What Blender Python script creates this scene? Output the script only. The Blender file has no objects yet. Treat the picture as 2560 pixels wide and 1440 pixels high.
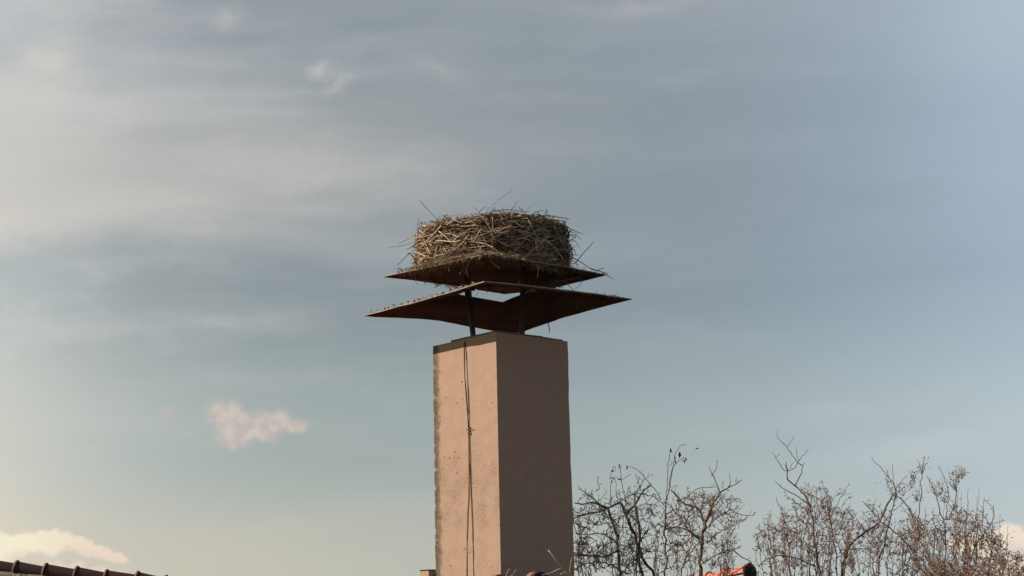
import bpy, bmesh, math, random
from math import radians as R_, sin, cos, pi, sqrt, atan2, asin, degrees
from mathutils import Vector, Matrix, noise as mnoise

# ----------------------------------------------------------------- camera
sc = bpy.context.scene
col = sc.collection
F = 4200.0                       # focal length in photo pixels (2560 wide)
CAMZ = 6.0
PITCH, ROLL = 11.607, -1.3076
cam = bpy.data.cameras.new('camera')
camo = bpy.data.objects.new('camera', cam)
col.objects.link(camo)
cam.sensor_width = 36.0
cam.lens = 36.0 * F / 2560.0
cam.clip_start, cam.clip_end = 0.1, 6000
MC = Matrix.Rotation(R_(90 + PITCH), 4, 'X') @ Matrix.Rotation(R_(ROLL), 4, 'Z')
camo.matrix_world = Matrix.Translation((0, 0, CAMZ)) @ MC
sc.camera = camo
M3 = MC.to_3x3()
EYE = Vector((0, 0, CAMZ))

def ray(px, py):
    return (M3 @ Vector(((px - 1280) / F, (720 - py) / F, -1.0))).normalized()
def at(px, py, Y):                # the point of a sight line at world depth Y
    d = ray(px, py); return EYE + d * (Y / d.y)
def on_z(px, py, z):
    d = ray(px, py); return EYE + d * ((z - EYE.z) / d.z)
def proj(p):
    q = M3.transposed() @ (Vector(p) - EYE)
    return 1280 + F * q.x / -q.z, 720 - F * q.y / -q.z
def ang(px, py):
    d = ray(px, py); return degrees(atan2(d.x, d.y)), degrees(asin(d.z))

# ----------------------------------------------------------------- light
SUN_AZ = 84.0      # degrees to the left of "behind the camera"
SUN_EL = 34.0
sdir = Vector((-sin(R_(SUN_AZ)) * cos(R_(SUN_EL)), -cos(R_(SUN_AZ)) * cos(R_(SUN_EL)), sin(R_(SUN_EL))))
sl = bpy.data.lights.new('sun', 'SUN')
sl.energy = 5.0
sl.angle = R_(0.5)
sl.color = (1.0, 0.90, 0.77)
so = bpy.data.objects.new('sun', sl); col.objects.link(so)
so.rotation_euler = (-sdir).to_track_quat('-Z', 'Y').to_euler()
so.location = (-20, -5, 30)

sc.view_settings.view_transform = 'Standard'
sc.view_settings.look = 'None'
sc.view_settings.exposure = 0.0
sc.view_settings.gamma = 1.0
sc.view_settings.use_curve_mapping = False

def lin(c):
    return tuple(((v / 255) / 12.92 if v / 255 <= .04045 else ((v / 255 + .055) / 1.055) ** 2.4) for v in c) + (1.0,)

# ----------------------------------------------------------------- sky
W = bpy.data.worlds.new("World"); sc.world = W; W.use_nodes = True
nt = W.node_tree; nt.nodes.clear()
def N(t, **k):
    n = nt.nodes.new(t)
    for a, b in k.items(): setattr(n, a, b)
    return n
def put(sock, v):
    if isinstance(v, bpy.types.NodeSocket): nt.links.new(v, sock)
    else: sock.default_value = v
def mt(op, a, b=0.0, c=None, clamp=False):
    n = N('ShaderNodeMath', operation=op, use_clamp=clamp)
    put(n.inputs[0], a); put(n.inputs[1], b)
    if c is not None: put(n.inputs[2], c)
    return n.outputs[0]
def mix(f, a, b):
    n = N('ShaderNodeMix', data_type='RGBA'); put(n.inputs[0], f); put(n.inputs[6], a); put(n.inputs[7], b)
    return n.outputs[2]
def sstep(x, a, b):
    n = N('ShaderNodeMapRange', interpolation_type='SMOOTHSTEP'); put(n.inputs[0], x); n.inputs[1].default_value = a; n.inputs[2].default_value = b
    return n.outputs[0]
def combine(x, y, z=0.0):
    n = N('ShaderNodeCombineXYZ'); put(n.inputs[0], x); put(n.inputs[1], y); put(n.inputs[2], z); return n.outputs[0]
def noise_(v, scale, detail=4, rough=.55):
    n = N('ShaderNodeTexNoise'); put(n.inputs['Vector'], v); n.inputs['Scale'].default_value = scale
    n.inputs['Detail'].default_value = detail; n.inputs['Roughness'].default_value = rough
    return n
tc = N('ShaderNodeTexCoord')
sep = N('ShaderNodeSeparateXYZ'); nt.links.new(tc.outputs['Generated'], sep.inputs[0])
az = mt('MULTIPLY', mt('ARCTAN2', sep.outputs[0], sep.outputs[1]), 180 / pi)
el = mt('MULTIPLY', mt('ARCSINE', sep.outputs[2]), 180 / pi)
AE = combine(az, el)

def az_of(px): return degrees(math.atan((px - 1280) / F / cos(R_(10))))
def ramp(stops, end):
    n = N('ShaderNodeValToRGB'); e = n.color_ramp.elements
    ex = lambda a, b, k: tuple(max(0, min(255, p + k * (p - q))) for p, q in zip(a, b))
    stops = [(-600, ex(stops[0][1], stops[1][1], .9))] + stops + [(3100, ex(stops[-1][1], stops[-2][1], .6))]
    pts = [(-180, end)] + [(az_of(p), c) for p, c in stops] + [(180, end)]
    pts.insert(1, (-95, stops[1][1])); pts.insert(-1, (52, (140, 152, 168)))
    e[0].position = 0; e[0].color = lin(pts[0][1]); e[1].position = 1; e[1].color = lin(pts[-1][1])
    for a, c in pts[1:-1]:
        x = e.new((a + 180) / 360); x.color = lin(c)
    n.color_ramp.interpolation = 'B_SPLINE'
    put(n.inputs[0], mt('ADD', mt('DIVIDE', az, 360.0), 0.5))
    return n.outputs[0]
rows = [  # (photo row, stops of the clear veil of high cloud)
    (1420, [(0, (228, 216, 198)), (300, (207, 202, 189)), (640, (202, 198, 185)), (1000, (194, 193, 182)), (1500, (187, 191, 186)), (2000, (187, 194, 194)), (2560, (198, 205, 209))]),
    (1100, [(0, (212, 211, 202)), (300, (186, 192, 189)), (640, (168, 178, 177)), (1000, (164, 173, 173)), (1500, (167, 177, 179)), (2000, (171, 183, 187)), (2560, (185, 199, 206))]),
    (720, [(0, (182, 189, 190)), (300, (159, 168, 171)), (800, (143, 152, 157)), (1280, (142, 151, 158)), (1800, (142, 153, 163)), (2200, (154, 168, 183)), (2560, (166, 181, 199))]),
    (440, [(0, (208, 204, 198)), (300, (189, 188, 187)), (640, (173, 174, 174)), (1000, (160, 164, 167)), (1280, (151, 158, 164)), (1800, (144, 154, 164)), (2200, (156, 168, 184)), (2560, (171, 185, 203))]),
    (60, [(0, (184, 190, 195)), (300, (160, 166, 174)), (700, (149, 157, 164)), (1280, (146, 155, 162)), (1900, (150, 159, 169)), (2300, (166, 177, 194)), (2560, (182, 193, 209))]),
]
prev = None
for r, st in rows:
    st = [(p, (c[0] - 3, c[1] - 1, c[2] - 2)) for p, c in st]
    rc = ramp(st, (126, 137, 150))
    e_ = ang(1280, r)[1]
    prev = rc if prev is None else mix(sstep(el, pe, e_), prev, rc)
    pe = e_
high = (98, 117, 146)
base = mix(sstep(el, 22, 60), prev, lin(high))

# soft warping so that cloud edges feather
wn = noise_(AE, .22, 5, .6)
wv = N('ShaderNodeVectorMath', operation='MULTIPLY_ADD'); nt.links.new(wn.outputs['Color'], wv.inputs[0])
wv.inputs[1].default_value = (5.0, 1.6, 0); sub = N('ShaderNodeVectorMath', operation='ADD')
nt.links.new(AE, wv.inputs[2]); nt.links.new(wv.outputs[0], sub.inputs[0]); sub.inputs[1].default_value = (-2.5, -.8, 0)
WP = sub.outputs[0]
wn2 = noise_(AE, 1.3, 6, .62)
wv2 = N('ShaderNodeVectorMath', operation='MULTIPLY_ADD'); nt.links.new(wn2.outputs['Color'], wv2.inputs[0])
wv2.inputs[1].default_value = (1.05, .85, 0); nt.links.new(AE, wv2.inputs[2])
sub2 = N('ShaderNodeVectorMath', operation='ADD'); nt.links.new(wv2.outputs[0], sub2.inputs[0]); sub2.inputs[1].default_value = (-.52, -.42, 0)
WC = sub2.outputs[0]
def blob(px, py, wx, wy, rot=0.0, vec=None):
    a, e = ang(px, py)
    m = N('ShaderNodeMapping', vector_type='TEXTURE')
    put(m.inputs[0], WP if vec is None else vec)
    m.inputs[1].default_value = (a, e, 0); m.inputs[2].default_value = (0, 0, R_(rot)); m.inputs[3].default_value = (wx / 73.3, wy / 73.3, 1)
    g = N('ShaderNodeTexGradient', gradient_type='QUADRATIC_SPHERE'); nt.links.new(m.outputs[0], g.inputs[0])
    return g.outputs['Fac']
wn3 = noise_(AE, .10, 2, .45)
wv3 = N('ShaderNodeVectorMath', operation='MULTIPLY_ADD'); nt.links.new(wn3.outputs['Color'], wv3.inputs[0])
wv3.inputs[1].default_value = (6.0, 1.4, 0); nt.links.new(AE, wv3.inputs[2]); WS = wv3.outputs[0]
# fine streaks drawn out along the wind, across the whole vault
ms = N('ShaderNodeMapping'); put(ms.inputs[0], WS); ms.inputs[2].default_value = (0, 0, R_(-7)); ms.inputs[3].default_value = (.060, .42, 1)
stre = noise_(ms.outputs[0], 1.0, 5, .52).outputs['Fac']
ms2 = N('ShaderNodeMapping'); put(ms2.inputs[0], WS); ms2.inputs[2].default_value = (0, 0, R_(-4)); ms2.inputs[3].default_value = (.11, .85, 1)
stre2 = noise_(ms2.outputs[0], 1.0, 4, .5).outputs['Fac']
ms4 = N('ShaderNodeMapping'); put(ms4.inputs[0], WC); ms4.inputs[2].default_value = (0, 0, R_(-14)); ms4.inputs[3].default_value = (.10, .36, 1)
puff = noise_(ms4.outputs[0], 1.0, 7, .62).outputs['Fac']
sm = mt('ADD', mt('ADD', mt('MULTIPLY', sstep(stre, .44, .70), .42), mt('MULTIPLY', sstep(stre2, .46, .74), .2)), mt('MULTIPLY', sstep(puff, .45, .70), .42))
lw = sstep(az, 10, -16)                      # the veil thickens towards the sun
amt = mt('MULTIPLY', mt('ADD', mt('MULTIPLY', lw, .44), .20), sstep(el, 3, 13))
sky = mix(mt('MULTIPLY', sm, amt), base, mix(lw, lin((188, 198, 205)), lin((216, 213, 208))))
gap = mt('MULTIPLY', sstep(stre, .50, .30), mt('MULTIPLY', sstep(el, 5, 12), .10))
sky = mix(gap, sky, lin((120, 134, 146)))
bands = [  # x, y, half-length, half-width, tilt, amount, colour
    (-120, 560, 820, 120, 6, 1.25, (230, 223, 214)),
    (250, 505, 1000, 120, 7, .70, (206, 201, 195)),
    (520, 560, 760, 56, 7, .55, (190, 188, 186)),
    (60, 410, 420, 60, 10, .55, (214, 209, 203)),
    (560, 350, 420, 60, 14, .42, (190, 187, 184)),
    (1000, 230, 420, 46, 4, .30, (170, 171, 173)),
    (1320, 330, 330, 34, -4, .35, (172, 171, 170)),
    (-60, 730, 560, 130, 4, .75, (207, 208, 206)),
    (-60, 300, 420, 160, 12, .60, (212, 210, 206)),
    (-60, 900, 600, 150, 5, .65, (211, 211, 205)),
    (420, 470, 760, 150, 12, .62, (196, 192, 188)),
    (800, 395, 640, 130, 8, .40, (190, 187, 184)),
    (1000, 470, 520, 90, 6, .38, (182, 180, 178)),
    (90, 150, 260, 150, 30, .75, (216, 213, 206)),
    (40, 330, 300, 150, 20, .45, (205, 205, 202)),
    (300, 110, 420, 90, 14, .38, (186, 188, 190)),
    (590, 60, 330, 80, 5, .35, (182, 184, 186)),
    (1270, 265, 430, 52, -3, .55, (182, 179, 175)),
    (1180, 385, 520, 70, 3, .35, (176, 175, 173)),
    (1560, 15, 560, 46, -2, .60, (184, 183, 182)),
    (1650, 185, 420, 60, 4, .28, (176, 178, 182)),
    (2300, 1140, 1150, 190, 8, .40, (196, 204, 207)),
    (2350, 985, 900, 60, 9, .40, (190, 199, 203)),
    (2300, 1110, 700, 60, 8, .35, (196, 203, 206)),
    (1650, 1110, 420, 60, 6, .30, (186, 190, 188)),
    (700, 1310, 900, 80, 5, .35, (208, 199, 184)),
    (520, 1400, 260, 60, 4, .32, (212, 198, 186)),
]
for x, y, a, b, t, k, c in bands:
    g = blob(x, y, a, b, t)
    sky = mix(mt('MULTIPLY', mt('MULTIPLY', g, k), mt('ADD', mt('MULTIPLY', sstep(puff, .36, .68), 1.0), .38), clamp=True), sky, lin(c))
for x, y, a, b, t, k in [(800, 178, 24, 40, -60, .62), (845, 212, 26, 46, -50, .42), (1090, 170, 130, 40, -20, .25), (570, 40, 60, 40, 20, .35)]:
    g = blob(x, y, a * 1.5, b * 1.5, t, WC)
    sky = mix(mt('MULTIPLY', g, k), sky, lin((208, 204, 196)))
for x, y, a, b, t, k, c in [(90, 150, 110, 60, 35, .50, (218, 214, 207)), (150, 220, 120, 40, 15, .40, (212, 209, 204)), (340, 70, 150, 40, 15, .30, (196, 194, 192)), (480, 45, 90, 34, 20, .28, (192, 190, 188)),
                            (240, 330, 130, 50, 20, .25, (206, 203, 199)), (20, 60, 120, 70, 40, .35, (206, 208, 208)), (560, 45, 70, 30, 25, .28, (194, 192, 190))]:
    sky = mix(mt('MULTIPLY', blob(x, y, a * 1.4, b * 1.4, t, WC), k), sky, lin(c))
def cumulus(parts, lo, hi, colr, amount, vec=WC):
    tot = None
    for x, y, a, b in parts:
        g = blob(x, y, a, b, 0, vec)
        tot = g if tot is None else mt('MAXIMUM', tot, g)
    return sstep(tot, lo, hi), colr, amount
small = [(560, 1036, 90, 72), (600, 1068, 115, 72), (680, 1056, 120, 60), (598, 1094, 100, 44), (738, 1066, 68, 36), (650, 1082, 100, 44)]
specks = [(410, 1030, 62, 36), (398, 1048, 36, 24), (468, 1077, 26, 18), (228, 1104, 46, 26), (284, 1126, 28, 24)]
mcl = cumulus(small, .03, .58, None, 1)[0]
sh_ = noise_(AE, 2.2, 4, .6).outputs['Fac']
sky = mix(mt('MULTIPLY', mcl, .86), sky, mix(sstep(sh_, .38, .66), lin((214, 201, 189)), lin((197, 186, 179))))
mcs = cumulus(specks, .1, .8, None, 1)[0]
sky = mix(mt('MULTIPLY', mcs, .62), sky, lin((200, 187, 179)))
# low cumulus banks on the skyline, lit from the left
def bank(parts, shade, lit, off, amount):
    global sky
    m = cumulus(parts, .10, .34, None, 1)[0]
    body = cumulus([(x + off[0], y + off[1], a * 1.05, b * 1.1) for x, y, a, b in parts], .12, .80, None, 1)[0]
    sky = mix(mt('MULTIPLY', m, amount), sky, mix(body, lit, shade))
warm = mix(sstep(az, az_of(40), az_of(300)), (.97, .89, .68, 1), lin((240, 220, 198)))
bank([(18, 1377, 96, 66), (60, 1362, 78, 54), (140, 1358, 88, 54), (196, 1367, 76, 46), (248, 1379, 66, 36), (296, 1392, 52, 28), (140, 1440, 330, 64)],
     lin((211, 201, 190)), warm, (34, 40), .95)
bank([(2440, 1360, 110, 50), (2528, 1340, 62, 52), (2600, 1370, 150, 80), (2560, 1420, 230, 70)],
     lin((216, 203, 196)), lin((248, 230, 210)), (16, 44), .88)

nis = N('ShaderNodeTexSky', sky_type='NISHITA'); nis.sun_disc = False
nis.sun_elevation = R_(SUN_EL)
nis.sun_rotation = atan2(sdir.x, sdir.y)
nis.air_density = 1.0; nis.dust_density = 2.0
b1 = N('ShaderNodeBackground'); nt.links.new(nis.outputs[0], b1.inputs[0]); b1.inputs[1].default_value = .06
b2 = N('ShaderNodeBackground'); nt.links.new(sky, b2.inputs[0]); b2.inputs[1].default_value = 1.0
mx = N('ShaderNodeMixShader'); mx.inputs[0].default_value = .93
nt.links.new(b1.outputs[0], mx.inputs[1]); nt.links.new(b2.outputs[0], mx.inputs[2])
ow = N('ShaderNodeOutputWorld'); nt.links.new(mx.outputs[0], ow.inputs[0])
W.cycles.sampling_method = 'MANUAL'; W.cycles.sample_map_resolution = 512

# ----------------------------------------------------------------- helpers
rng = random.Random(7)
def tag(o, label=None, cat=None, group=None, kind=None):
    for k, v in (('label', label), ('category', cat), ('group', group), ('kind', kind)):
        if v: o[k] = v
    return o
def empty(name, loc):
    o = bpy.data.objects.new(name, None); o.location = loc; o.empty_display_size = .1
    col.objects.link(o); return o
class MB:
    """collects geometry in world space and links it as one mesh object"""
    def __init__(s): s.v = []; s.f = []; s.m = []; s.sm = []
    def add(s, vs, fs, mi=0, smooth=False):
        b = len(s.v); s.v += [tuple(p) for p in vs]
        for f in fs: s.f.append([i + b for i in f]); s.m.append(mi); s.sm.append(smooth)
    def tube(s, pts, rad, n=5, mi=0, cap=True, smooth=True):
        pts = [Vector(p) for p in pts]
        if not hasattr(rad, '__len__'): rad = [rad] * len(pts)
        vs = []; fs = []
        t0 = (pts[1] - pts[0]).normalized()
        a = t0.orthogonal().normalized()
        for i, p in enumerate(pts):
            t = (pts[min(i + 1, len(pts) - 1)] - pts[max(i - 1, 0)])
            t = t.normalized() if t.length > 1e-9 else t0
            a = (a - t * a.dot(t)); a = a.normalized() if a.length > 1e-6 else t.orthogonal().normalized()
            b = t.cross(a)
            for k in range(n):
                w = 2 * pi * k / n
                vs.append(p + (a * cos(w) + b * sin(w)) * rad[i])
        for i in range(len(pts) - 1):
            for k in range(n):
                k2 = (k + 1) % n
                fs.append((i * n + k, i * n + k2, (i + 1) * n + k2, (i + 1) * n + k))
        if cap:
            fs.append(tuple(reversed(range(n)))); fs.append(tuple((len(pts) - 1) * n + k for k in range(n)))
        s.add(vs, fs, mi, smooth and n > 4)
    def box(s, c, ux, uy, uz, mi=0):
        """c centre, half vectors"""
        vs = [Vector(c) + ux * i + uy * j + uz * k for k in (-1, 1) for j in (-1, 1) for i in (-1, 1)]
        s.add(vs, [(0, 2, 3, 1), (4, 5, 7, 6), (0, 1, 5, 4), (2, 6, 7, 3), (0, 4, 6, 2), (1, 3, 7, 5)], mi)
    def build(s, name, mats, parent=None, origin=None):
        me = bpy.data.meshes.new(name)
        o0 = Vector(origin) if origin is not None else (parent.location.copy() if parent is not None and parent.parent is None else Vector((0, 0, 0)))
        off = o0
        me.from_pydata([tuple(Vector(p) - off) for p in s.v], [], s.f)
        for m in (mats if isinstance(mats, (list, tuple)) else [mats]): me.materials.append(m)
        me.polygons.foreach_set('material_index', s.m); me.polygons.foreach_set('use_smooth', s.sm)
        me.validate(); me.update()
        o = bpy.data.objects.new(name, me); col.objects.link(o)
        if parent is not None:
            o.parent = parent
        else:
            o.location = off
        return o

# ----------------------------------------------------------------- materials
def mat(name, rough=.85):
    m = bpy.data.materials.new(name); m.use_nodes = True
    b = m.node_tree.nodes['Principled BSDF']; b.inputs['Roughness'].default_value = rough
    b.inputs['Specular IOR Level'].default_value = .25
    return m, m.node_tree, b
class G:
    def __init__(s, t): s.t = t
    def n(s, ty, **k):
        x = s.t.nodes.new(ty)
        for a, b in k.items(): setattr(x, a, b)
        return x
    def put(s, sock, v):
        if isinstance(v, bpy.types.NodeSocket): s.t.links.new(v, sock)
        else: sock.default_value = v
    def noise(s, v, sc_, det=5, ro=.6):
        x = s.n('ShaderNodeTexNoise'); s.put(x.inputs['Vector'], v); x.inputs['Scale'].default_value = sc_
        x.inputs['Detail'].default_value = det; x.inputs['Roughness'].default_value = ro; return x.outputs['Fac']
    def rng(s, x, a, b, c=0., d=1.):
        m = s.n('ShaderNodeMapRange', interpolation_type='SMOOTHSTEP'); s.put(m.inputs[0], x)
        for i, v in enumerate((a, b, c, d)): s.put(m.inputs[i + 1], v)
        return m.outputs[0]
    def math(s, op, a, b=0.):
        m = s.n('ShaderNodeMath', operation=op); s.put(m.inputs[0], a); s.put(m.inputs[1], b); return m.outputs[0]
    def mix(s, f, a, b, mode='MIX'):
        m = s.n('ShaderNodeMix', data_type='RGBA', blend_type=mode); s.put(m.inputs[0], f); s.put(m.inputs[6], a); s.put(m.inputs[7], b); return m.outputs[2]
    def bump(s, h, st, dist, prev=None):
        b = s.n('ShaderNodeBump'); b.inputs['Strength'].default_value = st; b.inputs['Distance'].default_value = dist
        s.put(b.inputs['Height'], h)
        if prev is not None: s.put(b.inputs['Normal'], prev)
        return b.outputs[0]
    def obj(s): return s.n('ShaderNodeTexCoord').outputs['Object']

def mottled(name, c1, c2, scale=8, rough=.85, bump=.3, bdist=.004, bscale=60, rnd=False):
    m, t, b = mat(name, rough); g = G(t); o = g.obj()
    f = g.rng(g.noise(o, scale, 6, .65), .35, .68)
    c = g.mix(f, (*c1, 1), (*c2, 1))
    if rnd:
        r = g.n('ShaderNodeObjectInfo').outputs['Random']
        c = g.mix(g.math('MULTIPLY', r, .75), c, g.mix(.5, (*c1, 1), (*[v * .35 for v in c1], 1)))
    g.put(b.inputs['Base Color'], c)
    if bump: g.put(b.inputs['Normal'], g.bump(g.noise(o, bscale, 5, .6), bump, bdist))
    return m

MAT = {}
# chimney render: warm beige plaster, pitted, algae along the far left arris and damp mottling low down
def plaster():
    m, t, b = mat('plaster', .92); g = G(t); o = g.obj()
    sp = g.n('ShaderNodeSeparateXYZ'); t.links.new(o, sp.inputs[0])
    # object axes: x along the left face (0 = near corner, positive away), y along the right face, z up (0 = top)
    big = g.noise(o, 2.2, 4, .6); mid = g.noise(o, 11, 6, .65); fine = g.noise(o, 70, 4, .6)
    c = g.mix(g.rng(big, .35, .68), (.440, .284, .203, 1), (.462, .294, .212, 1))
    c = g.mix(g.rng(mid, .42, .72, 0, .6), c, (.405, .285, .165, 1))
    c = g.mix(g.rng(g.noise(o, 5, 3, .5), .5, .72, 0, .5), c, (.48, .292, .205, 1))
    left = g.rng(sp.outputs[1], .0, .01, 1, 0)           # only the left face
    # damp grey-green mottling
    zone = g.math('MULTIPLY', g.rng(sp.outputs[2], -1.15, -.55, 1, .12), g.rng(sp.outputs[2], -1.44, -1.34, .42, 1))
    spots = g.rng(g.noise(o, 75, 6, .8), .42, .64)
    patch = g.rng(g.noise(o, 7, 4, .6), .42, .66)
    c = g.mix(g.math('MULTIPLY', left, g.math('MULTIPLY', zone, g.math('MULTIPLY', spots, g.math('ADD', g.math('MULTIPLY', patch, .8), .22)))), c, (.17, .125, .082, 1))
    # algae band at the far vertical arris
    edge = g.math('ADD', sp.outputs[0], g.math('MULTIPLY', g.math('SUBTRACT', g.noise(o, 16, 5, .7), .5), .16))
    band = g.rng(edge, .635, .720)
    c = g.mix(g.math('MULTIPLY', band, g.math('MULTIPLY', left, .88)), c, (.150, .125, .078, 1))
    # dark pits and pale chips
    vo = g.n('ShaderNodeTexVoronoi'); g.put(vo.inputs['Vector'], o); vo.inputs['Scale'].default_value = 17
    pit = g.math('MULTIPLY', g.rng(vo.outputs['Distance'], .09, .16, 1, 0), g.rng(g.noise(o, 9, 2), .50, .60))
    c = g.mix(g.math('MULTIPLY', g.math('MULTIPLY', pit, left), .8), c, (.13, .085, .055, 1))
    v3 = g.n('ShaderNodeTexVoronoi'); g.put(v3.inputs['Vector'], o); v3.inputs['Scale'].default_value = 36
    low = g.rng(sp.outputs[2], -.9, -.35, 1, .1)
    fine_pit = g.math('MULTIPLY', g.math('MULTIPLY', g.rng(v3.outputs['Distance'], .14, .26, 1, 0), g.rng(g.noise(o, 13, 3), .44, .60)), g.math('MULTIPLY', low, left))
    c = g.mix(g.math('MULTIPLY', fine_pit, .6), c, (.20, .135, .09, 1))
    v2 = g.n('ShaderNodeTexVoronoi'); g.put(v2.inputs['Vector'], o); v2.inputs['Scale'].default_value = 13.3
    chip = g.math('MULTIPLY', g.rng(v2.outputs['Distance'], .05, .10, 1, 0), g.rng(g.math('ADD', g.noise(o, 6, 2), g.math('MULTIPLY', band, .12)), .52, .60))
    c = g.mix(g.math('MULTIPLY', chip, left), c, (.80, .68, .56, 1))
    g.put(b.inputs['Base Color'], c)
    h = g.math('ADD', g.math('MULTIPLY', mid, .6), g.math('MULTIPLY', fine, .25))
    h = g.math('SUBTRACT', h, g.math('MULTIPLY', pit, .8))
    h = g.math('ADD', h, g.math('MULTIPLY', chip, .6))
    h = g.math('ADD', h, g.math('MULTIPLY', g.math('MULTIPLY', band, spots), .7))
    g.put(b.inputs['Normal'], g.bump(h, .75, .010))
    return m
MAT['plaster'] = plaster()
def rust():
    m, t, b = mat('rusty_sheet', .8); g = G(t); o = g.obj()
    c = g.mix(g.rng(g.noise(o, 3.5, 5, .65), .35, .7), (.062, .025, .016, 1), (.19, .072, .032, 1))
    c = g.mix(g.rng(g.noise(o, 14, 6, .7), .5, .72, 0, .7), c, (.052, .033, .025, 1))
    c = g.mix(g.rng(g.noise(o, 40, 4, .7), .60, .72, 0, .6), c, (.16, .075, .035, 1))
    g.put(b.inputs['Base Color'], c)
    g.put(b.inputs['Normal'], g.bump(g.noise(o, 45, 5, .65), .35, .004))
    b.inputs['Metallic'].default_value = .1
    return m
MAT['rust'] = rust()
MAT['lit_edge'] = mottled('sunlit_cut_edge', (.50, .37, .29), (.34, .23, .17), 22, .75, .2, .002, 60)  # sheet rims coloured paler than the rust to stand for sunlight on the edge
MAT['iron'] = mottled('weathered_iron', (.085, .052, .037), (.13, .082, .056), 20, .75)
MAT['mortar'] = mottled('mortar', (.16, .115, .085), (.24, .17, .12), 14, .95, .6, .006, 50)
MAT['wire'] = mottled('brown_wire', (.050, .028, .014), (.075, .042, .022), 30, .7, 0)
MAT['stick_pale'] = mottled('pale_stick', (.66, .50, .34), (.47, .34, .22), 25, .8, .3, .002, 120)
MAT['stick_mid'] = mottled('brown_stick', (.33, .22, .14), (.20, .13, .08), 25, .85, .3, .002, 120)
MAT['stick_dark'] = mottled('dark_stick', (.085, .062, .048), (.14, .095, .064), 25, .85, .3, .002, 120)
MAT['grey_stick'] = mottled('grey_twig', (.10, .085, .075), (.16, .13, .11), 30, .85, .2, .002, 100)
MAT['straw'] = mottled('straw', (.42, .315, .195), (.31, .22, .135), 30, .85, 0)
MAT['nest'] = mottled('nest_mulch', (.060, .040, .024), (.12, .08, .048), 16, .95, .9, .02, 40)
MAT['bark_dark'] = mottled('dark_bark', (.055, .043, .034), (.11, .082, .06), 9, .9, .5, .006, 60)
MAT['bark_brown'] = mottled('brown_bark', (.13, .084, .056), (.22, .14, .09), 9, .9, .5, .006, 60)
MAT['bark_red'] = mottled('reddish_twig', (.115, .075, .052), (.20, .13, .09), 12, .9, .2, .004, 60)
MAT['bark_grey'] = mottled('grey_bark', (.105, .08, .062), (.18, .14, .105), 9, .9, .5, .006, 60)
MAT['dead_leaf'] = mottled('dry_brown_leaf', (.26, .175, .135), (.40, .29, .235), 14, .85, .2, .003, 60)
MAT['dark_leaf'] = mottled('shrivelled_leaf', (.055, .045, .045), (.09, .07, .06), 14, .85, .2, .003, 60)
MAT['green_leaf'] = mottled('green_leaf', (.075, .085, .025), (.12, .125, .04), 14, .8, .2, .003, 60)
MAT['clay_lit'] = mottled('sunlit_clay_edge', (.34, .17, .125), (.24, .11, .08), 20, .8, .3, .003, 60)  # sun on the tile collars put into the colour as a lighter clay
MAT['clay_dark'] = mottled('dark_clay_tile', (.046, .019, .016), (.034, .016, .014), 7, .75, .4, .005, 45)
MAT['clay_red'] = mottled('orange_clay_tile', (.58, .235, .15), (.50, .19, .12), 6, .7, .3, .004, 45)
MAT['wall'] = mottled('house_wall', (.42, .38, .32), (.35, .31, .26), 2, .9, .4, .006, 30)
MAT['lichen_mortar'] = mottled('lichen_mortar', (.20, .165, .105), (.27, .215, .14), 9, .95, .7, .012, 30)

# ----------------------------------------------------------------- ground
def ground():
    m, t, b = mat('meadow', .95); g = G(t); o = g.obj()
    c = g.mix(g.rng(g.noise(o, .08, 6, .6), .4, .62), (.040, .045, .020, 1), (.060, .055, .032, 1))
    c = g.mix(g.rng(g.noise(o, 2.5, 5, .6), .45, .7, 0, .6), c, (.075, .060, .042, 1))
    g.put(b.inputs['Base Color'], c)
    n = 48; mb = MB(); vs = [(0, 0, 0)]; fs = []
    rr = [15, 40, 120, 400, 1500, 4500]
    for i, r in enumerate(rr):
        for k in range(n): vs.append((r * cos(2 * pi * k / n), r * sin(2 * pi * k / n), 0))
    for k in range(n): fs.append((0, 1 + k, 1 + (k + 1) % n))
    for i in range(len(rr) - 1):
        for k in range(n):
            a, b2 = 1 + i * n + k, 1 + i * n + (k + 1) % n
            fs.append((a, a + n, b2 + n, b2))
    mb.add(vs, fs); o = mb.build('ground', m); tag(o, kind='structure')
ground()

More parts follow.
